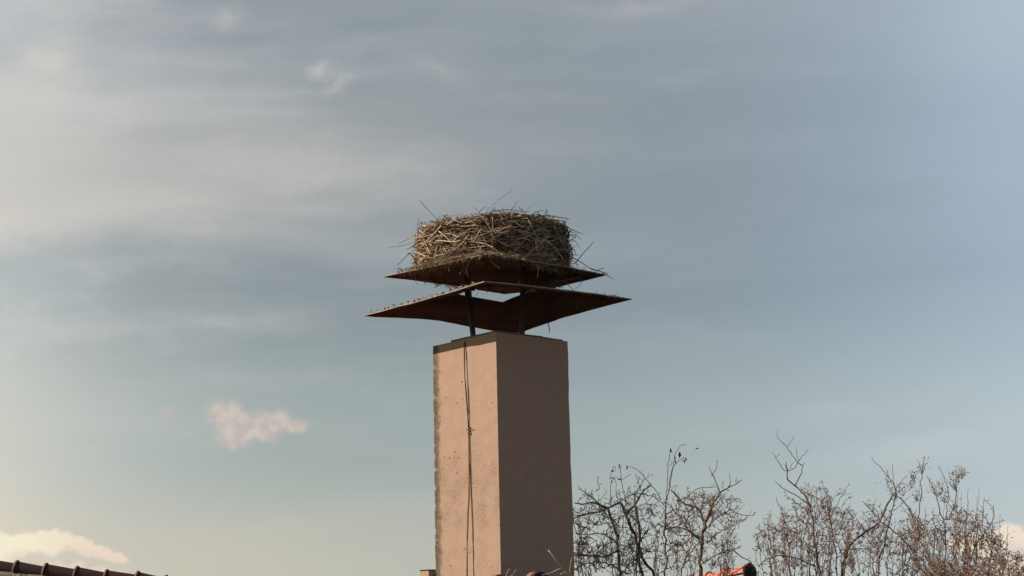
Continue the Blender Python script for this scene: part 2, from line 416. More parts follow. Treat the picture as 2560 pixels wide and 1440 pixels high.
# ----------------------------------------------------------------- chimney
TH = R_(41.526); CA, CB = .740, .711
U = Vector((-sin(TH), cos(TH), 0)); V = Vector((cos(TH), sin(TH), 0)); Z = Vector((0, 0, 1))
CN = Vector((-.12295, 12.0, CAMZ + 2.14197))          # near top corner
AX = CN + U * CA / 2 + V * CB / 2                      # axis at the top
TOPZ = CN.z
ZB = CAMZ - .9                                         # chimney foot, below the roof
def chimney():
    root = empty('chimney', (AX.x, AX.y, ZB))
    tag(root, 'tall square beige rendered chimney carrying the rusty cowl and the nest', 'chimney')
    # shaft: rounded square section swept down in small steps, arrises nibbled
    mb = MB(); per = []
    rad = .007
    def face(p0, p1, n): return [(p0[0] + (p1[0] - p0[0]) * i / n, p0[1] + (p1[1] - p0[1]) * i / n) for i in range(n)]
    a, b = CA, CB
    cor = [(0, 0), (a, 0), (a, b), (0, b)]
    pts = []
    for i in range(4):
        p, q = cor[i], cor[(i + 1) % 4]
        d = ((q[0] - p[0]), (q[1] - p[1])); L = sqrt(d[0] ** 2 + d[1] ** 2); d = (d[0] / L, d[1] / L)
        pts.append((p[0] + d[0] * rad * .3, p[1] + d[1] * rad * .3))
        for k in [x / 16 for x in range(1, 16)]:
            pts.append((p[0] + d[0] * (rad + (L - 2 * rad) * k), p[1] + d[1] * (rad + (L - 2 * rad) * k)))
        pts.append((q[0] - d[0] * rad, q[1] - d[1] * rad))
    n = len(pts); H = TOPZ - ZB; rows_ = 150; vs = []; fs = []
    for j in range(rows_ + 1):
        z = -H * j / rows_
        for (x, y) in pts:
            w = mnoise.noise(Vector((x * 9, y * 9, z * 9))) * .0035 + mnoise.noise(Vector((x * 2, y * 2, z * 2))) * .004
            k = min(1, max(0, (x - .70) / .03)) * (1 if y < .02 else 0)          # crumbled far-left arris
            w -= k * max(0, mnoise.noise(Vector((3, 7, z * 22))) + .25 * mnoise.noise(Vector((5, 1, z * 70)))) * .016
            k2 = 1 if (x < .01 and y < .01) else 0
            w -= k2 * max(0, mnoise.noise(Vector((13, 7, z * 16))) - .1) * .008
            cx, cy = x - a / 2, y - b / 2
            r = sqrt(cx * cx + cy * cy)
            x2, y2 = x + cx / r * w, y + cy / r * w
            vs.append((x2, y2, z))
    for j in range(rows_):
        for k in range(n):
            k2 = (k + 1) % n
            fs.append((j * n + k, (j + 1) * n + k, (j + 1) * n + k2, j * n + k2))
    fs.append(tuple(range(n))); fs.append(tuple(reversed([rows_ * n + k for k in range(n)])))
    me = bpy.data.meshes.new('plaster_shaft'); me.from_pydata(vs, [], [tuple(reversed(f)) for f in fs]); me.materials.append(MAT['plaster'])
    o = bpy.data.objects.new('plaster_shaft', me); col.objects.link(o)
    Mx = Matrix((U.to_4d(), V.to_4d(), Z.to_4d(), (0, 0, 0, 1))).transposed(); 
    Mx = Matrix(((U.x, V.x, 0, CN.x), (U.y, V.y, 0, CN.y), (0, 0, 1, CN.z), (0, 0, 0, 1)))
    o.parent = root; o.matrix_local = Matrix.Translation(-root.location) @ Mx
    bm = bmesh.new(); bm.from_mesh(me); bmesh.ops.recalc_face_normals(bm, faces=bm.faces); bm.to_mesh(me); bm.free()
    # mortar bed in three ragged slabs on the crown
    def slab(x0, x1, y0, y1, h, z0=.0):
        mb = MB(); nx = 10; vs = []; fs = []
        ring = []
        for i in range(nx): ring.append((x0 + (x1 - x0) * i / nx, y0))
        for i in range(nx): ring.append((x1, y0 + (y1 - y0) * i / nx))
        for i in range(nx): ring.append((x1 - (x1 - x0) * i / nx, y1))
        for i in range(nx): ring.append((x0, y1 - (y1 - y0) * i / nx))
        m = len(ring)
        for zz in (z0 - .004, z0 + h):
            for x, y in ring:
                j = mnoise.noise(Vector((x * 14, y * 14, 3.3 + h * 50))) * .004
                vs.append(CN + U * (x + j) + V * (y + j) + Z * (zz + (mnoise.noise(Vector((x * 9, y * 9, 8))) * .003 if zz > z0 else 0)))
        for k in range(m):
            k2 = (k + 1) % m; fs.append((k, k2, m + k2, m + k))
        fs.append(tuple(range(m, 2 * m))); fs.append(tuple(reversed(range(m))))
        mb.add(vs, fs); return mb.build('mortar_slab', MAT['mortar'], root)
    slab(.012, .530, .012, .47, .016)
    slab(.012, .530, .478, .672, .012)
    slab(.538, .728, .03, .70, .004)
    # small stepped brick at the far left foot
    c = at(1077, 1436, 12.62)
    mb = MB(); mb.box(c, U * .05, V * .06, Z * .026); br = mb.build('brick_ledge', MAT['plaster'], root)
    mb = MB(); mb.box(c + Z * .0305, U * .054, V * .064, Z * .0035); mb.build('slate_cover', MAT['clay_dark'], root)
    return root
CH = chimney()

# ----------------------------------------------------------------- cowl: two rusty sheets on four angle-iron legs
def cowl():
    root = empty('chimney_cowl', AX)
    tag(root, 'rust brown chimney cowl of two stacked square metal sheets on iron legs', 'chimney cowl')
    def corner(px, py, Y): return at(px, py, Y)
    # outer corners: L far-left, N near, R right, F far
    def sheet(name, O, Hh, lab, thick=.006, seed=0, sagk=.012, hole=True, bow=(0, 0, 0, 0)):
        mb = MB(); n, mrow = 22, 10
        def S(side, s, t):
            o = O[side].lerp(O[(side + 1) % 4], s); h = Hh[side].lerp(Hh[(side + 1) % 4], s)
            p = o.lerp(h, t)
            w = mnoise.noise(Vector((p.x * 2.5, p.y * 2.5, seed))) * sagk + mnoise.noise(Vector((p.x * 9, p.y * 9, seed + 5))) * .003
            p = p + Z * (bow[side] * 4 * s * (1 - s) * (1 - t) ** 1.5)
            edge = 1 if t == 0 else .6
            if s in (0, 1): edge = .2
            return p + Z * (w * edge * (4 * s * (1 - s)) ** .5) if s not in (0, 1) else p
        top = {}
        vs = []
        def idx(key, p):
            if key not in top: top[key] = len(vs); vs.append(p)
            return top[key]
        fs = []
        for side in range(4):
            for i in range(n):
                for j in range(mrow):
                    q = []
                    for (a, b) in ((i, j), (i + 1, j), (i + 1, j + 1), (i, j + 1)):
                        key = (side, a, b) if 0 < a < n else (('c', side if a == 0 else (side + 1) % 4), b)
                        q.append(idx(key, S(side, a / n, b / mrow)))
                    fs.append(q)
        if not hole:
            apex = [idx((('c', k), mrow), None) for k in range(4)]
            ring = []
            for side in range(4):
                for i in range(n):
                    key = (side, i, mrow) if 0 < i < n else (('c', side), mrow)
                    ring.append(top[key])
            fs.append(ring)
        m = len(vs)
        allv = vs + [p - Z * thick for p in vs]
        cnt = {}
        for f in fs:
            for k in range(len(f)):
                e = (f[k], f[(k + 1) % len(f)]); cnt[e] = 1
        af = [tuple(f) for f in fs] + [tuple(x + m for x in reversed(f)) for f in fs]
        mb.add(allv, af)
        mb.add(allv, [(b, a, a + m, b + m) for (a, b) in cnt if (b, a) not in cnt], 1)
        mb.f[-sum(1 for (a, b) in cnt if (b, a) not in cnt):] = [[i - len(allv) for i in f] for f in mb.f[-sum(1 for (a, b) in cnt if (b, a) not in cnt):]]
        mb.v = mb.v[:len(allv)]
        o = mb.build(name, [MAT['rust'], MAT['lit_edge']], root)
        me = o.data
        bm = bmesh.new(); bm.from_mesh(me); bmesh.ops.recalc_face_normals(bm, faces=bm.faces); bm.to_mesh(me); bm.free()
        o['label'] = lab
        return o
    zl = TOPZ + .272; zu = TOPZ + .533
    def dep(z, ha, hb, sa, sb): 
        return (AX + U * ha * sa + V * hb * sb).y
    OL = [at(905, 788, dep(zl, .75, .717, 1, -1)), at(1210, 703, dep(zl, .75, .717, -1, -1)), at(1580, 747, dep(zl, .75, .717, -1, 1)), at(1286, 837, dep(zl, .75, .717, 1, 1))]
    h = .2157
    HL = [at(1144, 735, (AX + U * h - V * h).y), at(1214, 706, (AX - U * h - V * h).y), at(1342, 720, (AX - U * h + V * h).y), at(1256, 755, (AX + U * h + V * h).y)]
    sheet('lower_sheet', OL, HL, 'lower and wider rusty sheet with a square opening', seed=2, bow=(-.010, .010, .018, .032))
    OU = [at(955, 691, dep(zu, .563, .6265, 1, -1)), at(1215, 634, dep(zu, .563, .6265, -1, -1)), at(1516, 686, dep(zu, .563, .6265, -1, 1)), at(1262, 734, dep(zu, .563, .6265, 1, 1))]
    ce = sum(OU, Vector()) / 4 + Z * .055
    HU = [ce + (p - ce) * .12 for p in OU]
    for p in HU: p.z = ce.z
    sheet('upper_sheet', OU, HU, 'upper rusty sheet that carries the nest', seed=9, sagk=.010, hole=False, bow=(0, .006, -.020, .010))
    # legs
    def legs(pb, pt, zt):
        b = on_z(pb[0], pb[1], TOPZ + .012)
        t = on_z(pt[0], pt[1], zt)
        return b, t
    def solve(axis, other, px, z, along):
        """coordinate along axis so that the leg stands at the photographed bearing"""
        lo, hi = -.5, .5
        for _ in range(40):
            m_ = (lo + hi) / 2; p = AX + along * m_ + other + Z * z
            if proj(p)[0] > px: 
                if proj(AX + along * hi + other + Z * z)[0] > proj(AX + along * lo + other + Z * z)[0]: hi = m_
                else: lo = m_
            else:
                if proj(AX + along * hi + other + Z * z)[0] > proj(AX + along * lo + other + Z * z)[0]: lo = m_
                else: hi = m_
        return AX + along * m_ + other + Z * z
    for (al, ot, pb, pt, ww) in ((U, V * -.295, 1180, 1157, .0115), (V, U * -.285, 1305, 1311, .014), (U, V * .285, 1307, 1316, .012), (V, U * .300, 1189, 1172.5, .012)):
        b = solve(None, ot, pb, .012, al); t = solve(None, ot, pt, .548, al)
        mb = MB(); d = (t - b).normalized(); w1 = al; w2 = ot.normalized()
        L = (t - b).length / 2; c = (b + t) / 2
        mb.box(c, w1 * ww, w2 * .0025, d * L)
        mb.box(c - w1 * (ww - .0025) - w2 * .0135, w1 * .0025, w2 * .011, d * L)
        mb.build('leg', MAT['iron'], root)
        mb = MB(); mb.box(b + Z * .004, w1 * .024, w2 * .024, Z * .004); mb.build('foot_plate', MAT['iron'], root)
    # small bracket plates where the legs pass the lower sheet
    for px, py, Y in ((1181, 722, 12.25), (1322, 716, 12.35)):
        mb = MB(); mb.box(at(px, py, Y), V * .022, U * .003, Z * .014); mb.build('bracket', MAT['iron'], root)
    # crumbs, moss and wind-blown bits along the lit edges
    mb = MB(); r = random.Random(4)
    for a, b, nn in ((OL[0], OL[1], 95), (OL[1], OL[2], 60), (OU[0], OU[1], 40), (OU[1], OU[2], 26)):
        for k in range(nn):
            s = r.random() ** .8
            inw = (AX - (a + b) / 2); inw.z = 0; inw.normalize()
            p = a.lerp(b, .06 + .9 * s) + inw * r.uniform(-.002, .05) + Z * .006
            q = r.uniform(.003, .0085)
            x = Vector((r.uniform(-1, 1), r.uniform(-1, 1), r.uniform(-.5, .5))).normalized()
            if r.random() < .55: mb.tube([p, p + x * q * 2, p + x * q * r.uniform(3, 5) + Z * r.uniform(-.004, .006)], [q * .5, q * .45, q * .2], 4)
            else: mb.box(p, x * q, x.orthogonal().normalized() * q * .7, x.cross(x.orthogonal()).normalized() * q * .7)
    o = mb.build('debris', MAT['straw'], root); o['kind'] = 'stuff'
    return root, OL, HL, OU
CW, OL, HL, OU = cowl()

# ----------------------------------------------------------------- stork nest
NAX = Vector((sum(p.x for p in OU) / 4 + .0, sum(p.y for p in OU) / 4, 0))
NX = at(1231, 600, NAX.y).x
NAX.x = NX
NR = .560
PLATE_C = sum((p.z for p in OU)) / 4
def plate_z(x, y):
    """top of the upper sheet (a plane through its corners, raised to the middle)"""
    c = sum(OU, Vector()) / 4
    e1 = OU[2] - OU[0]; e2 = OU[3] - OU[1]
    nrm = e1.cross(e2); d = -(nrm.x * (x - c.x) + nrm.y * (y - c.y)) / nrm.z
    r = max(abs((Vector((x, y, 0)) - Vector((c.x, c.y, 0))).dot(U)) / .563, abs((Vector((x, y, 0)) - Vector((c.x, c.y, 0))).dot(V)) / .6265)
    return c.z + d + .055 * max(0, 1 - r)
def nest_r(th, t):
    """radius of the drum at bearing th, height fraction t"""
    w = 1 + .040 * mnoise.noise(Vector((cos(th) * 2, sin(th) * 2, t * 2.2))) + .026 * mnoise.noise(Vector((cos(th) * 6, sin(th) * 6, t * 6)))
    prof = .985 + .03 * sin(pi * min(1, t * 1.1)) - .035 * max(0, t - .80) / .2 - .07 * max(0, t - .93) / .07
    return NR * w * prof
RIM = [(1020, 592), (1042, 575), (1065, 563), (1100, 553), (1150, 546), (1200, 541), (1250, 536), (1320, 534), (1360, 542), (1400, 553), (1425, 572), (1440, 588)]
def nest_top(th):
    p = Vector((NAX.x + cos(th) * NR, NAX.y - abs(sin(th)) * NR, TOPZ + .9))
    px = proj(p)[0]
    y = RIM[0][1] if px < RIM[0][0] else RIM[-1][1]
    for (a, ya), (b, yb) in zip(RIM, RIM[1:]):
        if a <= px <= b: y = ya + (yb - ya) * (px - a) / (b - a)
    return at(px, y, p.y).z + .010 * mnoise.noise(Vector((cos(th) * 3, sin(th) * 3, 1)))
def nest_pt(th, t, out=0.):
    r = nest_r(th, t) + out
    x, y = NAX.x + cos(th) * r, NAX.y + sin(th) * r
    zb = plate_z(NAX.x + cos(th) * NR * .97, NAX.y + sin(th) * NR * .97)
    zt = nest_top(th)
    return Vector((x, y, zb + (zt - zb) * t))

def nest():
    root = empty('stork_nest', (NAX.x, NAX.y, TOPZ + .56))
    tag(root, 'big round stork nest of dry sticks and straw lying on the upper rusty sheet', 'bird nest')
    r = random.Random(11)
    # packed body with a hollow
    mb = MB(); n, m = 120, 16; vs = []; fs = []
    for j in range(m + 1):
        t = j / m
        for k in range(n):
            th = 2 * pi * k / n
            p = nest_pt(th, t, -.035 + .014 * mnoise.noise(Vector((cos(th) * 14, sin(th) * 14, t * 7))))
            vs.append(p)
    for j in range(m):
        for k in range(n):
            fs.append((j * n + k, j * n + (k + 1) % n, (j + 1) * n + (k + 1) % n, (j + 1) * n + k))
    base = m * n
    for q, (rr, dz) in enumerate(((.78, -.01), (.55, -.06), (.25, -.085))):
        for k in range(n):
            th = 2 * pi * k / n
            vs.append(Vector((NAX.x + cos(th) * NR * rr * .8, NAX.y + sin(th) * NR * rr * .8, nest_top(th) + dz)))
    for q in range(3):
        for k in range(n):
            a = base + q * n
            fs.append((a + k, a + (k + 1) % n, a + n + (k + 1) % n, a + n + k))
    fs.append(tuple(base + 3 * n + k for k in range(n)))
    # underside overhanging the sheet
    for k in range(n):
        th = 2 * pi * k / n
        vs.append(Vector((NAX.x + cos(th) * NR * .55, NAX.y + sin(th) * NR * .55, plate_z(NAX.x + cos(th) * NR * .55, NAX.y + sin(th) * NR * .55) - .0)) + Z * .012)
    b0 = len(vs) - n
    for k in range(n): fs.append((k, b0 + k, b0 + (k + 1) % n, (k + 1) % n))
    mb.add(vs, fs, 0, True); mb.build('packed_body', MAT['nest'], root)

    # thousands of thin sticks and straws woven round the drum
    mb = MB()
    def stick(th, t, L, rad, tang, lift, mi, out=0., segs=2, into=.55):
        p = nest_pt(th, t, out)
        rd = Vector((cos(th), sin(th), 0)); tn = Vector((-sin(th), cos(th), 0))
        d = (tn * tang + Z * lift + rd * r.uniform(-into, .25)).normalized()
        bend = Vector((r.uniform(-1, 1), r.uniform(-1, 1), r.uniform(-1, 1))) * L * .06
        pts = [p - d * L / 2, p + bend, p + d * L / 2]
        # hug the drum: pull the ends back to the rim
        for i in (0, 2):
            v = pts[i] - NAX; hor = Vector((v.x, v.y, 0)); lim = NR * 1.045
            if hor.length > lim and r.random() < .88: pts[i] -= hor.normalized() * (hor.length - lim)
        pts = [q if q.z > plate_z(q.x, q.y) - .0 or (Vector((q.x, q.y, 0)) - Vector((NAX.x, NAX.y, 0))).length > .5 else q + Z * .03 for q in pts]
        mb.tube(pts, [rad, rad * .95, rad * .6], 3, mi, cap=False)
    for k in range(6200):
        th = r.uniform(0, 2 * pi)
        t = r.uniform(.02, 1.0)
        if t > .92: t = r.uniform(.85, 1.0)
        tang = r.choice((-1, 1)); lift = r.gauss(0, .33) if r.random() < .6 else r.gauss(0, 1.1)
        q = r.random(); mi = 0 if q < .30 else (1 if q < .66 else 2)
        stick(th, t, r.uniform(.06, .22), r.uniform(.0015, .0034), tang, lift, mi, r.uniform(-.042, .012))
    # rim: laid flat and crossing
    for k in range(900):
        th = r.uniform(0, 2 * pi)
        stick(th, r.uniform(.90, 1.0), r.uniform(.12, .34), r.uniform(.002, .0045), r.choice((-1, 1)), r.gauss(0, .12), r.choice((0, 1, 1, 2)), r.uniform(-.05, .02), into=.3)
    # end-on tips sticking out of the wall
    for k in range(700):
        th = r.uniform(0, 2 * pi); t = r.uniform(.05, .97)
        p = nest_pt(th, t, -.03); rd = Vector((cos(th), sin(th), 0)); tn = Vector((-sin(th), cos(th), 0))
        d = (rd + tn * r.gauss(0, .6) + Z * r.gauss(.05, .35)).normalized(); L = r.uniform(.045, .085) if r.random() < .85 else r.uniform(.09, .14)
        rad = r.uniform(.0016, .0034)
        mb.tube([p, p + d * L * .6, p + d * L + Z * r.uniform(-.008, .008)], [rad, rad * .9, rad * .5], 3, r.choice((0, 1, 2, 2)), cap=False)
    o = mb.build('woven_sticks', [MAT['stick_pale'], MAT['stick_mid'], MAT['stick_dark']], root); o['kind'] = 'stuff'
    # fine straw and moss at the foot, spilling over the sheet edge
    mb = MB()
    for k in range(4200):
        th = r.uniform(pi, 2 * pi) if r.random() < .8 else r.uniform(0, 2 * pi)
        t = abs(r.gauss(0, .13)) - .02
        p = nest_pt(th, t, r.uniform(-.03, .016))
        d = Vector((r.gauss(0, 1), r.gauss(0, 1), r.gauss(-.3, .7))).normalized(); L = r.uniform(.015, .06)
        rad = r.uniform(.0012, .0024)
        mb.tube([p, p + d * L * .5 + Z * r.uniform(-.004, .004), p + d * L - Z * .004], [rad, rad, rad * .5], 3, 0 if r.random() < .8 else 1, cap=False)
    # along the two near edges of the sheet
    for a, b in ((OU[0], OU[1]), (OU[1], OU[2])):
        for k in range(1150 if a is OU[0] else 380):
            s = min(.97, max(.18, r.gauss(.62, .22))) if a is OU[0] else min(.8, max(.02, abs(r.gauss(0, .38))))
            p = a.lerp(b, s) + Z * r.uniform(-.006, .03); p += (NAX - p).xy.to_3d().normalized() * r.uniform(-.016, .05)
            d = Vector((r.gauss(0, 1), r.gauss(-.3, .8), r.gauss(-.35, .5))).normalized(); L = r.uniform(.012, .05)
            rad = r.uniform(.0012, .0026)
            mb.tube([p, p + d * L * .5, p + d * L - Z * .005], [rad, rad, rad * .5], 3, 0 if r.random() < .8 else 1, cap=False)
    o = mb.build('straw_lining', [MAT['straw'], MAT['stick_mid']], root); o['kind'] = 'stuff'
    return root
NE = nest()

def nest_depth(px, py, out=.02):
    """depth of the near wall of the nest along a sight line; beside the drum, the depth of its flank"""
    d = ray(px, py); o = Vector((EYE.x - NAX.x, EYE.y - NAX.y)); dd = Vector((d.x, d.y)); L = dd.length; dd /= L
    b = o.dot(dd); c = o.length_squared - (NR + out) ** 2
    disc = b * b - c
    s = -b - sqrt(disc) if disc > 0 else -b
    return EYE.y + dd.y * s
def Q(X, Y): return 880 + X / 3.5556, 460 + Y / 3.5556

def feature_sticks():
    """the sticks that can be told apart, each a part of the nest"""
    L = [  # radius mm, material, points (enlarged-detail coordinates)
        (3.4, 'grey', [(605, 150), (640, 190), (700, 255), (775, 335)]), (1.7, 'grey', [(1230, 262), (1250, 190), (1300, 140), (1370, 92), (1425, 55)]),
        (3.0, 'grey', [(1125, 258), (1150, 228), (1192, 203)]), (3.4, 'mid', [(1392, 282), (1412, 240), (1440, 198), (1468, 160)]),
        (2.8, 'grey', [(1478, 203), (1512, 242)]), (1.3, 'grey', [(1555, 232), (1590, 198), (1655, 163)]),
        (2.8, 'grey', [(1590, 275), (1640, 248), (1712, 232)]), (3.4, 'dark', [(1685, 300), (1712, 265), (1735, 228)]), (3.0, 'dark', [(1728, 225), (1735, 262), (1742, 300)]),
        (4.0, 'dark', [(1690, 285), (1760, 282), (1850, 297), (1932, 312)]), (3.0, 'dark', [(1790, 320), (1860, 325), (1905, 342)]),
        (3.6, 'dark', [(1870, 365), (1930, 392), (1990, 422), (2058, 448)]), (3.2, 'dark', [(1900, 460), (1960, 452), (1998, 455), (2035, 492)]),
        (2.4, 'dark', [(1930, 500), (1965, 495), (2000, 530), (2030, 575)]), (3.6, 'dark', [(1985, 705), (2020, 660), (2065, 605), (2110, 560), (2147, 512)]),
        (4.0, 'dark', [(1925, 628), (2015, 632)]), (4.0, 'dark', [(1935, 640), (2000, 675), (2060, 712), (2128, 755)]), (3.0, 'dark', [(1930, 665), (1975, 690), (2010, 715)]),
        (2.8, 'dark', [(1905, 520), (1950, 495), (1990, 470)]), (2.6, 'dark', [(1890, 430), (1940, 425), (2000, 440)]), (2.6, 'dark', [(1900, 540), (1930, 555), (1945, 575)]),
        (2.6, 'grey', [(640, 345), (560, 360)]), (2.2, 'grey', [(560, 465), (480, 500), (412, 530)]), (2.0, 'grey', [(590, 500), (480, 540), (400, 558), (318, 565)]),
        (3.6, 'grey', [(545, 585), (515, 615), (460, 665), (402, 722)]), (4.0, 'mid', [(700, 598), (610, 632), (522, 674)]),
        (4.6, 'pale', [(520, 488), (600, 470), (670, 462), (720, 445), (760, 425)]), (4.2, 'pale', [(770, 420), (830, 465), (880, 520), (950, 568), (1010, 592), (1062, 614)]),
        (4.0, 'pale', [(805, 452), (770, 520), (748, 590), (738, 680), (728, 768)]), (3.6, 'pale', [(775, 470), (765, 520), (740, 600)]),
        (3.4, 'pale', [(545, 690), (548, 760), (565, 860)]), (1.6, 'grey', [(562, 855), (575, 880), (585, 897)]), (3.0, 'pale', [(570, 720), (560, 780)]),
        (3.6, 'pale', [(1250, 295), (1252, 370), (1240, 440), (1250, 490), (1243, 550), (1232, 595)]), (3.6, 'pale', [(1040, 448), (1080, 480), (1120, 492), (1165, 492)]),
        (3.6, 'pale', [(1258, 490), (1300, 505), (1380, 555), (1440, 530), (1485, 508)]), (3.4, 'pale', [(905, 505), (960, 455), (1010, 430), (1090, 420), (1200, 398)]),
        (4.2, 'pale', [(1108, 655), (1140, 640), (1180, 622), (1260, 622), (1335, 626)]), (3.0, 'pale', [(1075, 655), (1045, 700), (1020, 742), (985, 770), (955, 802)]),
        (2.8, 'pale', [(1062, 660), (1030, 700), (1018, 750), (1028, 822)]), (2.6, 'pale', [(1020, 765), (1005, 800)]),
        (3.4, 'pale', [(1535, 665), (1580, 690), (1630, 720), (1660, 738), (1692, 742)]), (2.4, 'mid', [(1768, 698), (1790, 722), (1818, 747)]),
        (3.4, 'pale', [(840, 365), (880, 340), (910, 320), (950, 338), (995, 355)]), (3.0, 'pale', [(1150, 385), (1160, 410), (1140, 450), (1118, 490)]),
        (3.0, 'pale', [(780, 530), (790, 580), (812, 640)]), (2.6, 'pale', [(865, 540), (858, 580), (852, 622)]), (3.0, 'pale', [(730, 355), (735, 395), (700, 430)]),
        (3.0, 'pale', [(1315, 320), (1350, 350), (1372, 398)]), (2.6, 'pale', [(1372, 462), (1420, 440)]), (2.8, 'pale', [(1555, 380), (1582, 420)]), (2.8, 'pale', [(1462, 327), (1525, 322)]),
        (2.8, 'pale', [(1545, 565), (1600, 595)]), (3.4, 'pale', [(1462, 520), (1478, 545), (1462, 575)]), (2.8, 'pale', [(1625, 325), (1690, 300), (1730, 290)]),
        (3.0, 'pale', [(800, 268), (850, 265), (900, 280)]), (3.0, 'dark', [(1230, 248), (1300, 235), (1390, 228), (1450, 238), (1550, 245)]),
        (3.0, 'mid', [(1050, 268), (1120, 265), (1230, 262)]), (2.6, 'pale', [(960, 345), (985, 320), (1030, 332)]), (2.6, 'pale', [(1080, 520), (1120, 535), (1180, 580)]),
        (2.4, 'dark', [(1940, 455), (1985, 480), (1990, 445)]), (2.4, 'dark', [(1880, 400), (1930, 412), (1975, 405)]),
        (3.4, 'dark', [(2175, 772), (2205, 760), (2242, 744)]), (3.0, 'dark', [(2225, 792), (2275, 815), (2322, 845)]), (4.6, 'dark', [(2120, 752), (2190, 772), (2278, 800)]),
    ]
    mm = {'pale': MAT['stick_pale'], 'mid': MAT['stick_mid'], 'dark': MAT['stick_dark'], 'grey': MAT['grey_stick']}
    r = random.Random(21)
    for rad, k, pts in L:
        off = r.uniform(-.03, .05)
        P = []
        for i, (x, y) in enumerate(pts):
            px, py = Q(x, y)
            Y = nest_depth(px, py, .022)
            if x > 2100: Y = OU[2].y - .01 + (x - 2200) * -.0001
            P.append(at(px, py, Y - (off * i / max(1, len(pts) - 1) if (x < 560 or x > 1900 or y < 230) else .0)))
        # smooth once, knobbly a little
        S = [P[0]]
        for a, b in zip(P, P[1:]):
            S.append(a.lerp(b, .5) + Vector((r.uniform(-1, 1), r.uniform(-1, 1), r.uniform(-1, 1))) * .0022); S.append(b)
        rr = [rad / 1000 * (1.05 - .45 * i / (len(S) - 1)) for i in range(len(S))]
        mb = MB(); mb.tube(S, rr, 5)
        mb.build('stick', mm[k], NE)
    # more single sticks round the drum, sharing a few shapes
    protos = []
    for q in range(10):
        mb = MB(); n = 5; Ln = 1.0
        p = Vector((0, 0, -.5)); pts = [p.copy()]; d = Vector((0, 0, 1))
        for i in range(n):
            d = (d + Vector((r.gauss(0, .14), r.gauss(0, .14), 0))).normalized(); p = p + d / n; pts.append(p.copy())
        mb.tube(pts, [.020, .019, .018, .016, .013, .009], 4)
        if q % 3 == 0: mb.tube([pts[3], pts[3] + Vector((.05, .02, .07)), pts[3] + Vector((.09, .05, .16))], [.013, .01, .006], 3)
        me_o = mb.build('stick', MAT['stick_pale']); me = me_o.data; bpy.data.objects.remove(me_o)
        ms = [me]
        for nm in ('stick_mid', 'stick_dark'):
            c = me.copy(); c.materials[0] = MAT[nm]; ms.append(c)
        protos.append(ms)
    for k in range(225):
        th = r.uniform(pi * .93, pi * 2.07) if r.random() < .86 else r.uniform(0, pi)
        t = r.uniform(.06, 1.0); L_ = r.uniform(.13, .34)
        rd = Vector((cos(th), sin(th), 0)); tn = Vector((-sin(th), cos(th), 0))
        lift = (r.gauss(0, .42) if r.random() < .6 else r.gauss(0, 1.2)) if t < .85 else r.gauss(0, .14)
        d = (tn * r.choice((-1, 1)) + Z * lift + rd * r.uniform(-.12, .16)).normalized()
        p = nest_pt(th, t, r.uniform(.0, .024))
        q = r.random(); mi = 0 if q < .5 else (1 if q < .8 else 2)
        o = bpy.data.objects.new('stick', r.choice(protos)[mi]); col.objects.link(o); o.parent = NE
        o.location = p - NE.location
        o.rotation_mode = 'QUATERNION'; o.rotation_quaternion = d.to_track_quat('Z', 'Y')
        w = r.uniform(.8, 1.3) * .19
        o.scale = (w, w, L_)
feature_sticks()

# twigs dropped between the two sheets, on the right
def tangle():
    root = empty('twig_tangle', at(1370, 720, 12.15))
    tag(root, 'loose tangle of thin dark twigs caught between the two rusty sheets at right', 'twigs')
    r = random.Random(5)
    for rad, pts in [(3.4, [(1835, 925), (1870, 890), (1900, 858), (1960, 845), (2005, 832)]), (2.6, [(1895, 862), (1930, 905), (1978, 952)]), (2.2, [(2012, 830), (2050, 872)]),
                     (3.2, [(1700, 915), (1740, 890), (1800, 900), (1850, 880)]), (3.0, [(1720, 880), (1770, 905), (1830, 935)]), (3.4, [(1760, 860), (1790, 890), (1800, 940)]),
                     (2.6, [(1680, 905), (1740, 920), (1800, 925)]), (3.2, [(1820, 850), (1830, 890), (1870, 930)]), (3.0, [(1860, 940), (1890, 945), (1925, 942)]),
                     (2.8, [(1690, 890), (1720, 905), (1730, 925)]), (2.6, [(1750, 930), (1790, 880), (1870, 855)]), (2.0, [(1985, 930), (2030, 900), (2045, 850)]),
                     (3.0, [(1800, 860), (1850, 868), (1895, 850)]), (2.6, [(1780, 920), (1840, 905), (1880, 915)])]:
        P = []
        o = r.uniform(-.05, .05)
        for i, (x, y) in enumerate(pts):
            px, py = Q(x, y); P.append(at(px, py, 12.12 + o + r.uniform(-.02, .02)))
        mb = MB(); mb.tube(P, [rad / 1000 * (1 - .3 * i / len(P)) for i in range(len(P))], 5); mb.build('twig', MAT['stick_dark'], root)
tangle()
